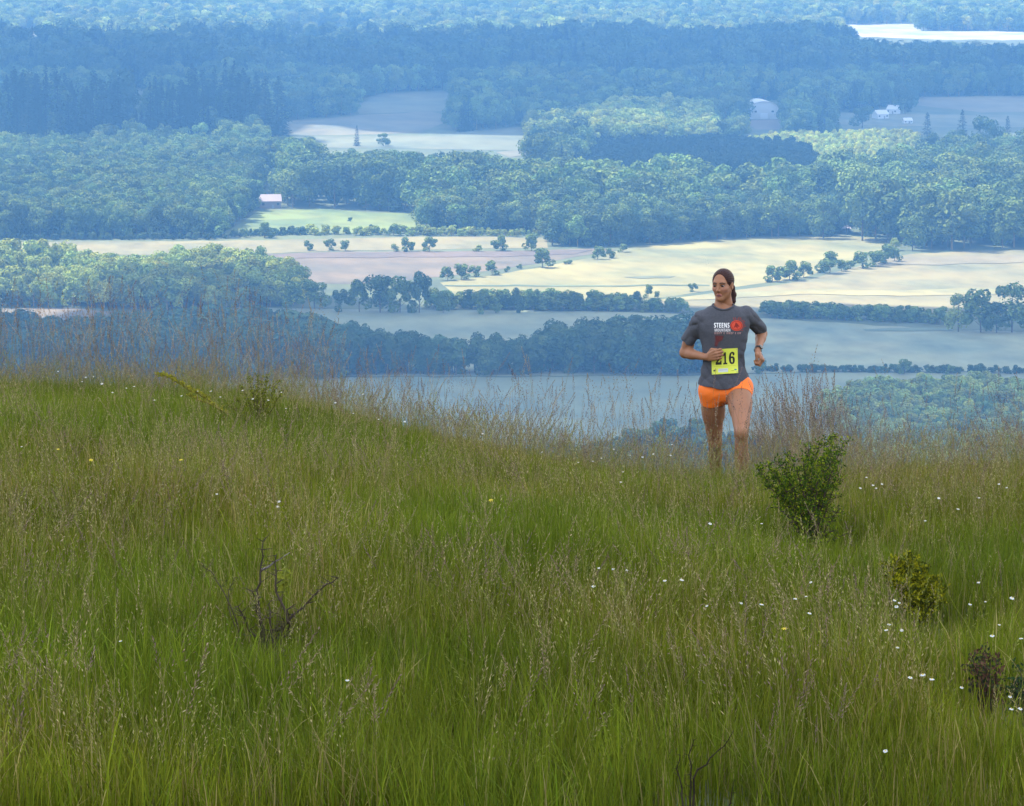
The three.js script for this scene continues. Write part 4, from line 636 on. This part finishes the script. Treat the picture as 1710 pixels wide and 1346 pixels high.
{
  const ring = [], c = J(1208, 503, 0.02); // the ribbed collar lies in the cut of the neck
  for (let i = 0; i < 48; i++) { const a = i / 48 * 6.283, dx = Math.sin(a), dz = Math.cos(a); let best = null; for (let e = -1.2; e < 0.9; e += 0.02) { const p = [c[0] + 0.075 * dx * Math.cos(e), c[1] + 0.065 * Math.sin(e), c[2] + 0.087 * dz * Math.cos(e)]; if (shirtSmooth(...p) < 0.001) best = p; } if (best) ring.push(V3(best)); }
  if (ring.length > 8) mesh('collar', new THREE.TubeGeometry(new THREE.CatmullRomCurve3(ring, true), 96, 0.0075, 8, true), mat(0.055, 0.056, 0.066, 0.95), shirt);
}
const frontZ = (f, x, y) => { let z = 0.26; for (let i = 0; i < 60; i++) { const d = f(x, y, z); if (d < 0.0008) break; z -= Math.max(d * 0.7, 0.0006); } return z; };
function sheet(px0, py0, px1, py1, nu, nv, f, off, skew = 0) { // a thin cloth or paper sheet lying on the front of the shirt
  const P = [], UVs = [], I = [];
  for (let j = 0; j <= nv; j++) for (let i = 0; i <= nu; i++) { const u = i / nu, v = j / nv; let q = J(lerp(px0, px1, u) + 1.0 * v * skew, lerp(py0, py1, v) - 2.6 * u * skew, 0.11), z = frontZ(f, q[0], q[1]); q = J(lerp(px0, px1, u) + 1.0 * v * skew, lerp(py0, py1, v) - 2.6 * u * skew, z); z = frontZ(f, q[0], q[1]); P.push(q[0], q[1], z + off); UVs.push(u, 1 - v); }
  for (let j = 0; j < nv; j++) for (let i = 0; i < nu; i++) { const a = j * (nu + 1) + i; I.push(a, a + nu + 1, a + 1, a + 1, a + nu + 1, a + nu + 2); }
  const g = new THREE.BufferGeometry(); g.setAttribute('position', new THREE.Float32BufferAttribute(P, 3)); g.setAttribute('uv', new THREE.Float32BufferAttribute(UVs, 2)); g.setIndex(I); g.computeVertexNormals(); return g;
}
function canvasMap(w, h, draw) { const c = document.createElement('canvas'); c.width = w; c.height = h; draw(c.getContext('2d'), w, h); const t = new THREE.CanvasTexture(c); t.colorSpace = THREE.SRGBColorSpace; return t; }
{ // the print on the chest
  const t = canvasMap(660, 580, (x, w, h) => {
    const S = 11, X = (px) => (px - 1188) * S, Y = (py) => (py - 529) * S; x.clearRect(0, 0, w, h);
    const word = (s, l, r, top, bot, col) => { x.save(); x.fillStyle = col; x.font = 'bold 100px sans-serif'; const m = x.measureText(s).width; x.translate(X(l), Y(bot)); x.scale((X(r) - X(l)) / m, (Y(bot) - Y(top)) / 73); x.fillText(s, 0, 0); x.restore(); };
    x.strokeStyle = 'rgba(190,62,34,0.75)'; x.lineWidth = 9; for (let a = -2.0; a < 1.3; a += 0.22) { x.beginPath(); x.moveTo(X(1230.5) + Math.cos(a) * 118, Y(543.5) + Math.sin(a) * 105); x.lineTo(X(1231) + Math.cos(a) * (146 + 18 * Math.sin(a * 9)), Y(542) + Math.sin(a) * (132 + 16 * Math.sin(a * 9))); x.stroke(); }
    x.fillStyle = '#c8452a'; x.beginPath(); x.ellipse(X(1230), Y(543.6), 112, 98, 0, 0, 6.3); x.fill();
    x.strokeStyle = '#7c1f14'; x.lineWidth = 8; x.beginPath(); x.ellipse(X(1230), Y(543.6), 94, 80, 0, 0, 6.3); x.stroke();
    x.fillStyle = '#7c1f14'; x.beginPath(); x.moveTo(X(1228.5), Y(538)); x.lineTo(X(1232), Y(541)); x.lineTo(X(1235), Y(546)); x.lineTo(X(1231.5), Y(545)); x.lineTo(X(1232), Y(549)); x.lineTo(X(1228.5), Y(545.5)); x.lineTo(X(1225), Y(548)); x.lineTo(X(1227.5), Y(542.5)); x.closePath(); x.fill();
    word('STEENS', 1192, 1218.5, 539, 547.2, '#f1efec'); word('MOUNTAIN', 1193, 1220, 548.6, 553.6, '#d9d3d2');
    x.fillStyle = 'rgba(205,160,150,0.9)'; const rr = rng(8); for (let l = 1193; l < 1240;) { const b = 1.2 + rr() * 1.3; if (rr() > 0.15) { x.fillRect(X(l), Y(555.0), b * S * 0.75, 8); x.fillRect(X(l), Y(555.0), 8, 32); if (rr() > 0.4) x.fillRect(X(l), Y(557.1), b * S * 0.75, 8); } l += b + 0.4; }
    x.fillStyle = 'rgba(140,40,28,0.45)'; x.beginPath(); x.moveTo(X(1194), Y(560)); x.lineTo(X(1209), Y(561)); x.lineTo(X(1206), Y(568)); x.lineTo(X(1200), Y(571)); x.lineTo(X(1197), Y(579)); x.lineTo(X(1193), Y(577)); x.lineTo(X(1195), Y(568)); x.closePath(); x.fill();
  });
  mesh('chest_print', sheet(1188, 529, 1248, 581.7, 40, 36, shirtF, 0.0014), new THREE.MeshStandardMaterial({ map: t, transparent: true, roughness: 0.85 }), shirt);
}
{ // the race number
  const t = canvasMap(512, 512, (x) => {
    x.fillStyle = '#d9de4c'; x.fillRect(0, 0, 512, 512);
    const digit = (s, l, wd) => { x.save(); x.fillStyle = '#15140f'; x.font = 'bold 100px serif'; const m = x.measureText(s).width; x.translate(l, 312); x.scale(wd / m, 226 / 70); x.fillText(s, 0, 0); x.lineWidth = 5; x.strokeStyle = '#15140f'; x.strokeText(s, 0, 0); x.restore(); };
    digit('2', 76, 124); digit('1', 214, 96); digit('6', 334, 122);
    x.fillStyle = 'rgba(120,140,30,0.55)'; x.fillRect(40, 352, 432, 4);
    x.fillStyle = '#c9ccc9'; x.fillRect(126, 402, 190, 74); x.fillStyle = 'rgba(90,90,92,0.6)'; for (let i = 0; i < 9; i++) x.fillRect(140 + i * 18, 426, 11, 9);
    x.fillStyle = '#2c3a24'; x.beginPath(); x.arc(50, 436, 19, 0, 6.3); x.fill(); x.fillStyle = '#3b7f86'; x.beginPath(); x.ellipse(462, 438, 26, 15, 0, 0, 6.3); x.fill(); x.fillStyle = 'rgba(96,110,40,0.8)'; x.fillRect(380, 452, 56, 8);
  });
  const g = sheet(1187.6, 583.5, 1231.6, 625.2, 14, 14, shirtSmooth, 0.0085, 1), bib = mesh('race_number', g, new THREE.MeshStandardMaterial({ map: t, roughness: 0.6, side: THREE.DoubleSide }), person);
  const p = g.attributes.position; for (const i of [0, 14, 14 * 15, 15 * 15 - 1]) { const s = new THREE.SphereGeometry(0.0035, 8, 6).scale(1.4, 0.8, 0.6).translate(p.getX(i) + (i % 15 ? -0.008 : 0.008), p.getY(i) + (i > 20 ? 0.008 : -0.008), p.getZ(i) + 0.002); mesh('safety_pin', s, mat(0.35, 0.35, 0.36, 0.35, { metalness: 0.9 }), bib); }
}
// shorts: the pelvis and the tops of the thighs a little larger, cut square to each thigh
{
  const core = [torso[1], torso[3]].map((f) => (x, y, z) => f(x, y, z) - 0.006), aR = normv(subv(kneeR, hipR)), aL = normv(subv(kneeL, hipL));
  const tR = union([...thigh(hipR, kneeR, -1)], 0.03), tL = union([...thigh(hipL, kneeL, 1)], 0.03), c = union(core, 0.03), cutR = addv(hipR, aR, 0.077), cutL = addv(hipL, aL, 0.074);
  const sf = (x, y, z) => {
    const p = [x, y, z], a = Math.max(tR(x, y, z) - 0.0045, dotv(subv(p, cutR), aR)), b = Math.max(tL(x, y, z) - 0.0045, dotv(subv(p, cutL), aL)); let d = smin(smin(c(x, y, z), a, 0.025), b, 0.025);
    const top = y - J(1211, 628)[1]; d = smax(d, top, 0.01); const u = x - pelvis[0], w = Math.sin((y * 1.0 - u * 0.45) * 120 + Math.sin(u * 30) * 1.2) * 0.0011 * smoothstep(Math.abs(u), 0.18, 0.02);
    return Math.max(d + w, Math.min(dotv(subv(p, cutR), aR), dotv(subv(p, cutL), aL)) > 0 ? 0.002 : -1);
  };
  const [lo, hi] = box([hipR, hipL, pelvis], 0.16), shorts = mesh('shorts', net(sf, lo, hi, 0.0055, (x, y, z) => { const n = 0.96 + 0.08 * noise2(x * 200 + 9, y * 200 + 9, 3); return [0.96 * n, 0.185 * n, 0.012 * n]; }), vmat(0.7), person);
}
// wrist watch and shoes
{
  const d = normv(subv(elL, wrL)), c = addv(wrL, d, 0.012), strap = new THREE.CylinderGeometry(0.0258, 0.0268, 0.022, 28, 1, true), q = new THREE.Quaternion().setFromUnitVectors(new THREE.Vector3(0, 1, 0), V3(d)); strap.applyQuaternion(q).translate(...c);
  const watch = mesh('wrist_watch', strap, mat(0.018, 0.018, 0.02, 0.5, { side: THREE.DoubleSide }), person), out = normv(subv([0.45, 0.3, 0.85], d.map((v) => v * dotv(d, [0.45, 0.3, 0.85])))), f = new THREE.CylinderGeometry(0.0155, 0.0165, 0.009, 20); f.applyQuaternion(new THREE.Quaternion().setFromUnitVectors(new THREE.Vector3(0, 1, 0), V3(out))).translate(...addv(c, out, 0.028)); mesh('watch_face', f, mat(0.03, 0.03, 0.035, 0.2), watch);
  for (const [a, p, s] of [[ankR, 1.0, -1], [ankL, -0.05, 1]]) { const f0 = union(foot(a, p, s), 0.02), [lo, hi] = box([a, addv(a, [0, -0.11, 0.02]), addv(a, [0, -0.07, 0.18]), addv(a, [0, -0.17, 0.12])], 0.06); mesh('shoe', net((x, y, z) => Math.max(f0(x, y, z) - 0.009, dotv(subv([x, y, z], addv(a, [0, 0.005, 0])), [0, Math.cos(p), Math.sin(p)]) ), lo, hi, 0.006, (x, y, z) => [0.32, 0.33, 0.36]), vmat(0.8), person); }
}
// ---------------------------------------------------------------- shrubs, twigs and flowers on the hill
function leaf(t, p, dir, size, width, col) { const D = V3(dir).normalize(), S = new THREE.Vector3(0.3, 0.2, 1).cross(D).normalize(), P = (a, b, c = 0) => [p[0] + D.x * a * size + S.x * b * size * width, p[1] + D.y * a * size + S.y * b * size * width + c * size, p[2] + D.z * a * size + S.z * b * size * width]; t.quad(P(0, 0), P(0.45, -0.5, 0.06), P(1, 0), P(0.5, 0.5, 0.06), col); }
// a shrub: branches from the foot to tips given in the photograph, side twigs on them, leaves on those
function shrub(name, label, category, foot, tips, o) {
  const [bx, by, bd] = hillHit(foot[0], foot[1]), g = base(name, bx, by, -bd), r = rng(o.seed), wood_ = new Tris(), leaves = new Tris(); tag(g, label, category);
  const L = (px, py, dz = 0) => { const p = atDepth(px, py, bd - dz); return [p[0] - bx, p[1] - by, p[2] + bd]; };
  for (const tip of tips) {
    const pts = (Array.isArray(tip[0]) ? tip : [tip]).map((q) => L(q[0], q[1], q[2] ?? (r() - 0.5) * o.depth)), full = Array.isArray(tip[0]) ? tip[tip.length - 1][3] ?? 1 : tip[3] ?? 1, start = o.free ? pts.shift() : [(r() - 0.5) * 0.04, 0, (r() - 0.5) * 0.04];
    const path = pts.length > 1 ? new THREE.CatmullRomCurve3([V3(start), ...pts.map(V3)]) : new THREE.QuadraticBezierCurve3(V3(start), V3([lerp(start[0], pts[0][0], 0.35), lerp(start[1], pts[0][1], 0.62), lerp(start[2], pts[0][2], 0.4)]), V3(pts[0])), n = Math.max(6, Math.round(path.getLength() / 0.03));
    let prev = path.getPoint(0).toArray();
    for (let k = 1; k <= n; k++) {
      const q = k / n, p = path.getPoint(q).toArray().map((v) => v + (r() - 0.5) * (o.crook ?? 0.006)); limb(wood_, prev, p, o.stem * (1 - 0.75 * (k - 1) / n), o.stem * (1 - 0.75 * k / n), vary(o.bark, r, 0.2), 5);
      if (q > (o.from ?? 0.3)) for (let j = 0; j < o.twigs; j++) {
        const a = r() * 6.283, up = r() * 1.1 - 0.25, l = o.twig * (0.4 + 0.8 * r()) * (1.15 - 0.5 * q), e = [p[0] + Math.cos(a) * l, p[1] + up * l, p[2] + Math.sin(a) * l]; limb(wood_, p, e, o.stem * 0.28, o.stem * 0.1, vary(o.bark, r, 0.2), 3);
        const m = Math.round(o.leaves * full * (0.5 + r())); for (let i = 0; i < m; i++) { const w = Math.pow(r(), 0.7), c = [0, 1, 2].map((v) => lerp(p[v], e[v], w) + (r() - 0.5) * o.spread); leaf(leaves, c, [r() - 0.5, r() * 0.9 - 0.1, r() - 0.5], o.leaf * (0.6 + 0.8 * r()), o.wide, vary(o.colors[Math.floor(Math.pow(r(), 1.0) * o.colors.length)], r, 0.3)); }
      }
      prev = p;
    }
  }
  mesh('branch', wood_.geo(), shrub.bark, g); if (leaves.p.length) mesh('foliage', leaves.geo(), shrub.leaf, g);
  return g;
}
shrub.bark = new THREE.MeshPhysicalMaterial({ color: 0xffffff, vertexColors: true, roughness: 0.95, specularIntensity: 0.05 }); shrub.leaf = new THREE.MeshPhysicalMaterial({ color: 0xffffff, vertexColors: true, roughness: 0.8, transmission: 0.25, thickness: 0, specularIntensity: 0.08 });
shrub('green_shrub', 'leafy bright green shrub in the grass right of the runner', 'shrub', [1356, 925], [[1408, 742], [1396, 752], [1384, 735], [1368, 742], [1350, 752], [1372, 770], [1392, 778], [1340, 770], [1322, 764], [1300, 772], [1282, 778], [1266, 786, 0.05], [1292, 796], [1318, 800], [1344, 800], [1362, 806], [1306, 824, 0.08], [1330, 840, 0.1], [1352, 846, 0.1], [1384, 812], [1400, 800], [1366, 868, 0.1], [1386, 888, 0.12, 0.6], [1340, 872, 0.12, 0.7], [1412, 892, 0.1, 0.35], [1300, 848, 0.1, 0.6], [1320, 872, 0.12, 0.6], [1402, 850, 0.1, 0.5], [1288, 815, 0.05, 0.7], [1345, 902, 0.15, 0.7], [1372, 905, 0.15, 0.7]],
  { seed: 11, depth: 0.34, stem: 0.006, bark: [0.07, 0.05, 0.035], from: 0.45, twigs: 4, twig: 0.07, leaves: 8, spread: 0.024, leaf: 0.014, wide: 0.45, colors: [[0.06, 0.115, 0.008], [0.10, 0.165, 0.010], [0.16, 0.205, 0.010], [0.035, 0.07, 0.008], [0.22, 0.25, 0.012], [0.045, 0.08, 0.008]] });
shrub('low_bush', 'small rounded olive green bush low in the grass at the right', 'bush', [1536, 1068], [[1500, 938], [1478, 950], [1492, 962], [1520, 930], [1515, 945], [1540, 956], [1560, 972], [1572, 986], [1552, 990], [1530, 975], [1505, 970], [1535, 1000], [1562, 1000], [1512, 990], [1525, 1022, 0.06, 0.4], [1545, 1030, 0.06, 0.4]],
  { seed: 12, depth: 0.2, stem: 0.004, bark: [0.08, 0.06, 0.03], from: 0.5, twigs: 4, twig: 0.042, leaves: 24, spread: 0.026, leaf: 0.015, wide: 0.45, colors: [[0.22, 0.215, 0.008], [0.09, 0.105, 0.008], [0.29, 0.27, 0.012], [0.06, 0.075, 0.008], [0.17, 0.175, 0.008]] });
shrub('dark_shrub', 'dark reddish brown shrub half sunk in the grass near the right edge', 'shrub', [1652, 1215], [[1625, 1098], [1640, 1092], [1655, 1102], [1648, 1118], [1632, 1122], [1664, 1112], [1660, 1135], [1640, 1145], [1620, 1140, 0, 0.5], [1668, 1150]],
  { seed: 13, depth: 0.2, stem: 0.005, bark: [0.06, 0.04, 0.03], from: 0.4, twigs: 3, twig: 0.05, leaves: 5, spread: 0.02, leaf: 0.013, wide: 0.5, colors: [[0.10, 0.045, 0.03], [0.05, 0.055, 0.02], [0.03, 0.045, 0.018], [0.13, 0.07, 0.04]] });
shrub('dark_shrub', 'dark green shrub cut off by the right edge of the view', 'shrub', [1708, 1225], [[1694, 1140], [1704, 1122], [1716, 1130], [1700, 1160], [1690, 1168], [1722, 1150]],
  { seed: 14, depth: 0.2, stem: 0.005, bark: [0.05, 0.04, 0.03], from: 0.4, twigs: 3, twig: 0.05, leaves: 6, spread: 0.02, leaf: 0.013, wide: 0.5, colors: [[0.03, 0.06, 0.02], [0.04, 0.075, 0.025], [0.025, 0.04, 0.018]] });
const DEAD = [0.062, 0.046, 0.034];
shrub('dead_shrub', 'bare dead shrub of dark spiky stems at the left of the meadow', 'shrub', [452, 1110], [[[440, 1060], [429, 1000], [436, 950], [438, 902, 0, 0]], [[466, 1062], [478, 1035], [464, 990], [460, 960], [461, 928, 0, 0]], [[446, 1060], [470, 1050], [500, 1018], [536, 984], [562, 966, 0.05, 0.5]], [[440, 1070], [432, 1030], [424, 990, 0.06, 0]], [[470, 1070], [486, 1048], [480, 1018, 0.05, 0]], [[434, 1075], [410, 1040], [396, 1012, 0.05, 0.4]], [[456, 1080], [452, 1040], [450, 1010, 0, 0]]],
  { seed: 15, depth: 0.05, stem: 0.0068, bark: DEAD, from: 0.1, twigs: 3, twig: 0.05, crook: 0.010, leaves: 0.9, spread: 0.02, leaf: 0.012, wide: 0.5, colors: [[0.16, 0.17, 0.03], [0.09, 0.10, 0.03]] });
shrub('dead_branch', 'pale dead stick leaning between the dark stems at the left', 'branch', [440, 1100], [[[436, 952, 0.02], [458, 940, 0.05], [484, 922, 0.06, 0]]], { seed: 16, free: true, depth: 0, stem: 0.005, bark: [0.20, 0.17, 0.15], from: 0.5, twigs: 0, twig: 0.03, crook: 0.004, leaves: 0, spread: 0, leaf: 0.01, wide: 0.5, colors: [DEAD] });
shrub('yellow_tuft', 'small yellow green tuft of leaves on the dead shrub', 'leafy sprig', [462, 1095], [[474, 958, 0.03], [480, 966, 0.03], [476, 976, 0.03]], { seed: 17, depth: 0.03, stem: 0.002, bark: [0.1, 0.08, 0.04], from: 0.86, twigs: 3, twig: 0.02, leaves: 9, spread: 0.016, leaf: 0.013, wide: 0.7, colors: [[0.25, 0.26, 0.03], [0.20, 0.23, 0.03]] });
shrub('mossy_branch', 'thin mossy branch in the grass left of the dead shrub', 'branch', [402, 1100], [[[400, 1060], [372, 985], [352, 955], [338, 942, 0.03, 1]], [[396, 1060], [380, 1000], [392, 965, 0, 0.7]]], { seed: 18, depth: 0.05, stem: 0.004, bark: [0.09, 0.075, 0.04], from: 0.5, twigs: 2, twig: 0.03, leaves: 2.4, spread: 0.015, leaf: 0.011, wide: 0.5, colors: [[0.18, 0.17, 0.03], [0.11, 0.12, 0.03]] });
shrub('arching_branch', 'arching mossy branch against the valley on the left crest', 'branch', [392, 742], [[[372, 690], [344, 664], [318, 652], [300, 640], [282, 630], [262, 626, 0.02, 1]], [[388, 700], [352, 676], [330, 668], [316, 660, 0, 0.8]]], { seed: 19, depth: 0.05, stem: 0.008, bark: [0.17, 0.14, 0.03], from: 0.3, twigs: 3, twig: 0.026, leaves: 6, spread: 0.016, leaf: 0.015, wide: 0.6, colors: [[0.25, 0.23, 0.02], [0.18, 0.18, 0.015], [0.30, 0.27, 0.03]] });
shrub('low_bush', 'low green bush behind the arching branch on the left crest', 'bush', [432, 735], [[406, 648], [418, 634], [432, 630], [446, 632], [462, 640], [474, 652], [440, 652], [422, 656], [455, 660], [395, 668], [380, 676]], { seed: 20, depth: 0.25, stem: 0.004, bark: [0.08, 0.06, 0.03], from: 0.45, twigs: 3, twig: 0.045, leaves: 6, spread: 0.02, leaf: 0.013, wide: 0.45, colors: [[0.13, 0.15, 0.01], [0.19, 0.19, 0.015], [0.09, 0.105, 0.01]] });
shrub('dead_branch', 'dark crooked dead twig rising at the bottom edge of the view', 'branch', [1160, 1420], [[[1158, 1346], [1163, 1292], [1185, 1268, 0, 0], [1203, 1248, 0, 0], [1221, 1222, 0.02, 0.4]], [[1142, 1346], [1134, 1300], [1132, 1262, 0, 0.3]], [[1152, 1346], [1152, 1280], [1156, 1234, 0, 0]], [[1196, 1400], [1214, 1346], [1226, 1305, 0, 0]]],
  { seed: 21, depth: 0.05, stem: 0.0036, bark: [0.035, 0.026, 0.018], from: 0.3, twigs: 2, twig: 0.022, crook: 0.013, leaves: 0.5, spread: 0.01, leaf: 0.012, wide: 0.6, colors: [[0.10, 0.12, 0.03]] });
{ // the tall grass clump behind the shrub
  const r = rng(77), M = new THREE.Matrix4(), Q = new THREE.Quaternion(), E2 = new THREE.Euler(), g = base('grass_clump'); tag(g, 'tall clump of purplish seeding grass right of the runner', 'grass', null, 'stuff');
  const lists = TALLSTALKS.map(() => []);
  for (let i = 0; i < 160; i++) { const u = r(), px = 1262 + 215 * u + (r() - 0.5) * 20, tall = 0.58 + 0.44 * Math.exp(-(((px - 1372) / 75) ** 2)) + 0.2 * (r() - 0.5), d = 25.6 + 1.9 * r(), x = (px - CX) / F * d; lists[i % 4].push([x, d, tall]); }
  lists.forEach((l, i) => { const im = new THREE.InstancedMesh(TALLSTALKS[i], stalkMat, l.length); im.name = 'stalks'; im.userData.kind = 'stuff'; im.castShadow = im.receiveShadow = true; l.forEach(([x, d, s], k) => { M.compose(new THREE.Vector3(x, hillY(x, d) - 0.01, -d), Q.setFromEuler(E2.set((r() - 0.5) * 0.2, r() * 6.28, 0.05 + 0.22 * r(), 'ZXY')), new THREE.Vector3(s * 1.02, s * 1.02, s * 1.02)); im.setMatrixAt(k, M); }); g.add(im); });
}
// daisies and small yellow flowers
function flowerProto(name, petals, len, petalMat, discMat, discR) {
  const g = new THREE.Group(), r = rng(petals * 13), t = new Tris(), s = new Tris();
  for (let i = 0; i < petals; i++) { const a = i / petals * 6.283 + (r() - 0.5) * 0.1, w = len * 0.20, P = (q, o, y) => [Math.cos(a) * q - Math.sin(a) * o, y, Math.sin(a) * q + Math.cos(a) * o], l = len * (0.88 + 0.2 * r()), dr = -0.10 - 0.25 * r(); t.quad(P(discR * 0.6, -w * 0.6, 0), P(l * 0.7, -w, 0.1 * w + dr * l * 0.2), P(l, 0, dr * l * 0.45), P(l * 0.7, w, 0.1 * w + dr * l * 0.2), [1, 1, 1]); }
  limb(s, [0, 0, 0], [0.004, -0.16, 0.002], 0.0011, 0.0012, G2, 4); limb(s, [0.004, -0.16, 0.002], [0, -0.42, 0], 0.0012, 0.0014, G2, 4); leaf(s, [0.004, -0.2, 0], [0.5, 0.8, 0.2], 0.03, 0.25, G1);
  mesh('petals', t.geo(), petalMat, g); mesh('disc', new THREE.SphereGeometry(discR, 12, 8).scale(1, 0.5, 1), discMat, g); mesh('stem', s.geo(), stalkMat, g); g.name = name; return g;
}
const daisy = flowerProto('daisy', 15, 0.021, new THREE.MeshPhysicalMaterial({ color: new THREE.Color().setRGB(0.72, 0.72, 0.70), roughness: 0.8, transmission: 0.3, thickness: 0, side: THREE.DoubleSide }), mat(0.70, 0.50, 0.04, 0.9), 0.0058), yellow = flowerProto('yellow_flower', 6, 0.011, mat(0.75, 0.58, 0.03, 0.8), mat(0.6, 0.42, 0.03, 0.9), 0.004);
const fr = rng(31);
function bloom(proto, px, py, label, group, size = 1) {
  const h = 0.29 + 0.10 * fr(), [x, y, d] = hillHit(px, py, h), o = proto.clone(); o.name = numbered(proto.name); scene.add(o);
  o.position.set(x, y + h, -d); o.rotation.set(0.25 + 0.5 * (fr() - 0.35), fr() * 6.28, (fr() - 0.5) * 0.5, 'ZXY'); const s = size * (0.75 + 0.5 * fr()); o.scale.set(s, h / 0.42, s); tag(o, label, 'flower', group);
}
const FLOWERS = [
  ['white daisy in the seed heads along the left crest', 'white daisies along the left crest', [[97, 620], [137, 637], [143, 630], [156, 629], [170, 641], [211, 648], [224, 645], [303, 661], [330, 653], [352, 653], [368, 663], [405, 652], [422, 666], [448, 668], [470, 655], [478, 682], [258, 668], [188, 655]]],
  ['white daisy where the left crest begins to fall', 'white daisies where the crest falls', [[606, 658], [634, 664], [648, 667], [641, 662], [632, 700], [676, 704], [806, 724], [849, 726], [560, 672], [590, 690]]],
  ['white daisy on the crest left of the runner', 'white daisies left of the runner', [[905, 755], [1004, 765], [1025, 750], [1073, 763], [1091, 758], [1112, 737], [1122, 742], [1040, 788], [1037, 805], [990, 770], [966, 772], [1120, 760], [1052, 760]]],
  ['white daisy in the open grass below the runner', 'white daisies below the runner', [[1000, 949], [1024, 950], [1047, 952], [991, 979], [1110, 970], [1139, 969], [1272, 1009], [1238, 1007], [1328, 1000], [1346, 996], [1354, 972], [1352, 1024], [1186, 875], [1272, 874], [1180, 1012]]],
  ['white daisy just below the small olive bush', 'white daisies below the olive bush', [[1494, 1003], [1502, 1007], [1497, 1014], [1485, 1043], [1506, 1053], [1499, 1081], [1480, 1052]]],
  ['white daisy between green shrub and right edge', 'white daisies right of the green shrub', [[1447, 797], [1458, 810], [1463, 815], [1437, 815], [1473, 808], [1568, 832], [1635, 831], [1668, 808], [1681, 814], [1600, 850], [1545, 870]]],
  ['white daisy above the dark shrub at the right edge', 'white daisies above the dark shrub', [[1634, 973], [1646, 1005], [1669, 1043], [1657, 1062], [1705, 1066], [1620, 1010], [1690, 1000]]],
  ['white daisy left of the dark reddish shrub', 'white daisies left of the dark shrub', [[1520, 1131], [1541, 1127], [1556, 1134], [1606, 1149]]],
  ['white daisy at the foot of the dark shrub', 'white daisies at the foot of the dark shrub', [[1687, 1164], [1689, 1184], [1704, 1183]]],
  ['single white daisy high up at the left edge of the meadow', null, [[36, 746]]], ['pale daisy above the left stem of the dead shrub', null, [[362, 825]]], ['white daisy above the bare dead shrub, the lower of two', null, [[464, 846]]], ['white daisy bud above the bare dead shrub, the upper of two', null, [[466, 838]]], ['lone white daisy low at the left, below the mossy branch', null, [[201, 1070]]], ['lone small daisy below and right of the dead shrub', null, [[580, 1136]]], ['lone daisy near the bottom edge, left of the crooked twig', null, [[1478, 1321 - 30]]],
];
const ORDER = ['first', 'second', 'third', 'fourth', 'fifth', 'sixth', 'seventh', 'eighth', 'ninth', 'tenth', 'eleventh', 'twelfth', 'thirteenth', 'fourteenth', 'fifteenth', 'sixteenth', 'seventeenth', 'eighteenth'];
const place = (spots, i) => ORDER[spots.map((p, k) => [p[0], k]).sort((p, q) => p[0] - q[0]).findIndex((p) => p[1] === i)] + ' from the left';
for (const [label, group, spots] of FLOWERS) spots.forEach(([x, y], i) => bloom(daisy, x, y, group ? label.replace('white daisy', 'white daisy ' + place(spots, i)) : label, group, 0.31));
[[152, 769, 'upper of the small yellow flowers at the left side of the meadow'], [302, 768, 'small yellow flower above the white daisy over the dead shrub'], [820, 836, 'small yellow flower in the middle of the meadow'], [97, 750, 'tiny yellow flower right of the daisy at the left edge'], [1310, 1050, 'tiny yellow flower in the grass left of the olive bush']].forEach(([x, y, l]) => bloom(yellow, x, y, l, 'small yellow flowers in the meadow'));
renderer.render(scene, camera);
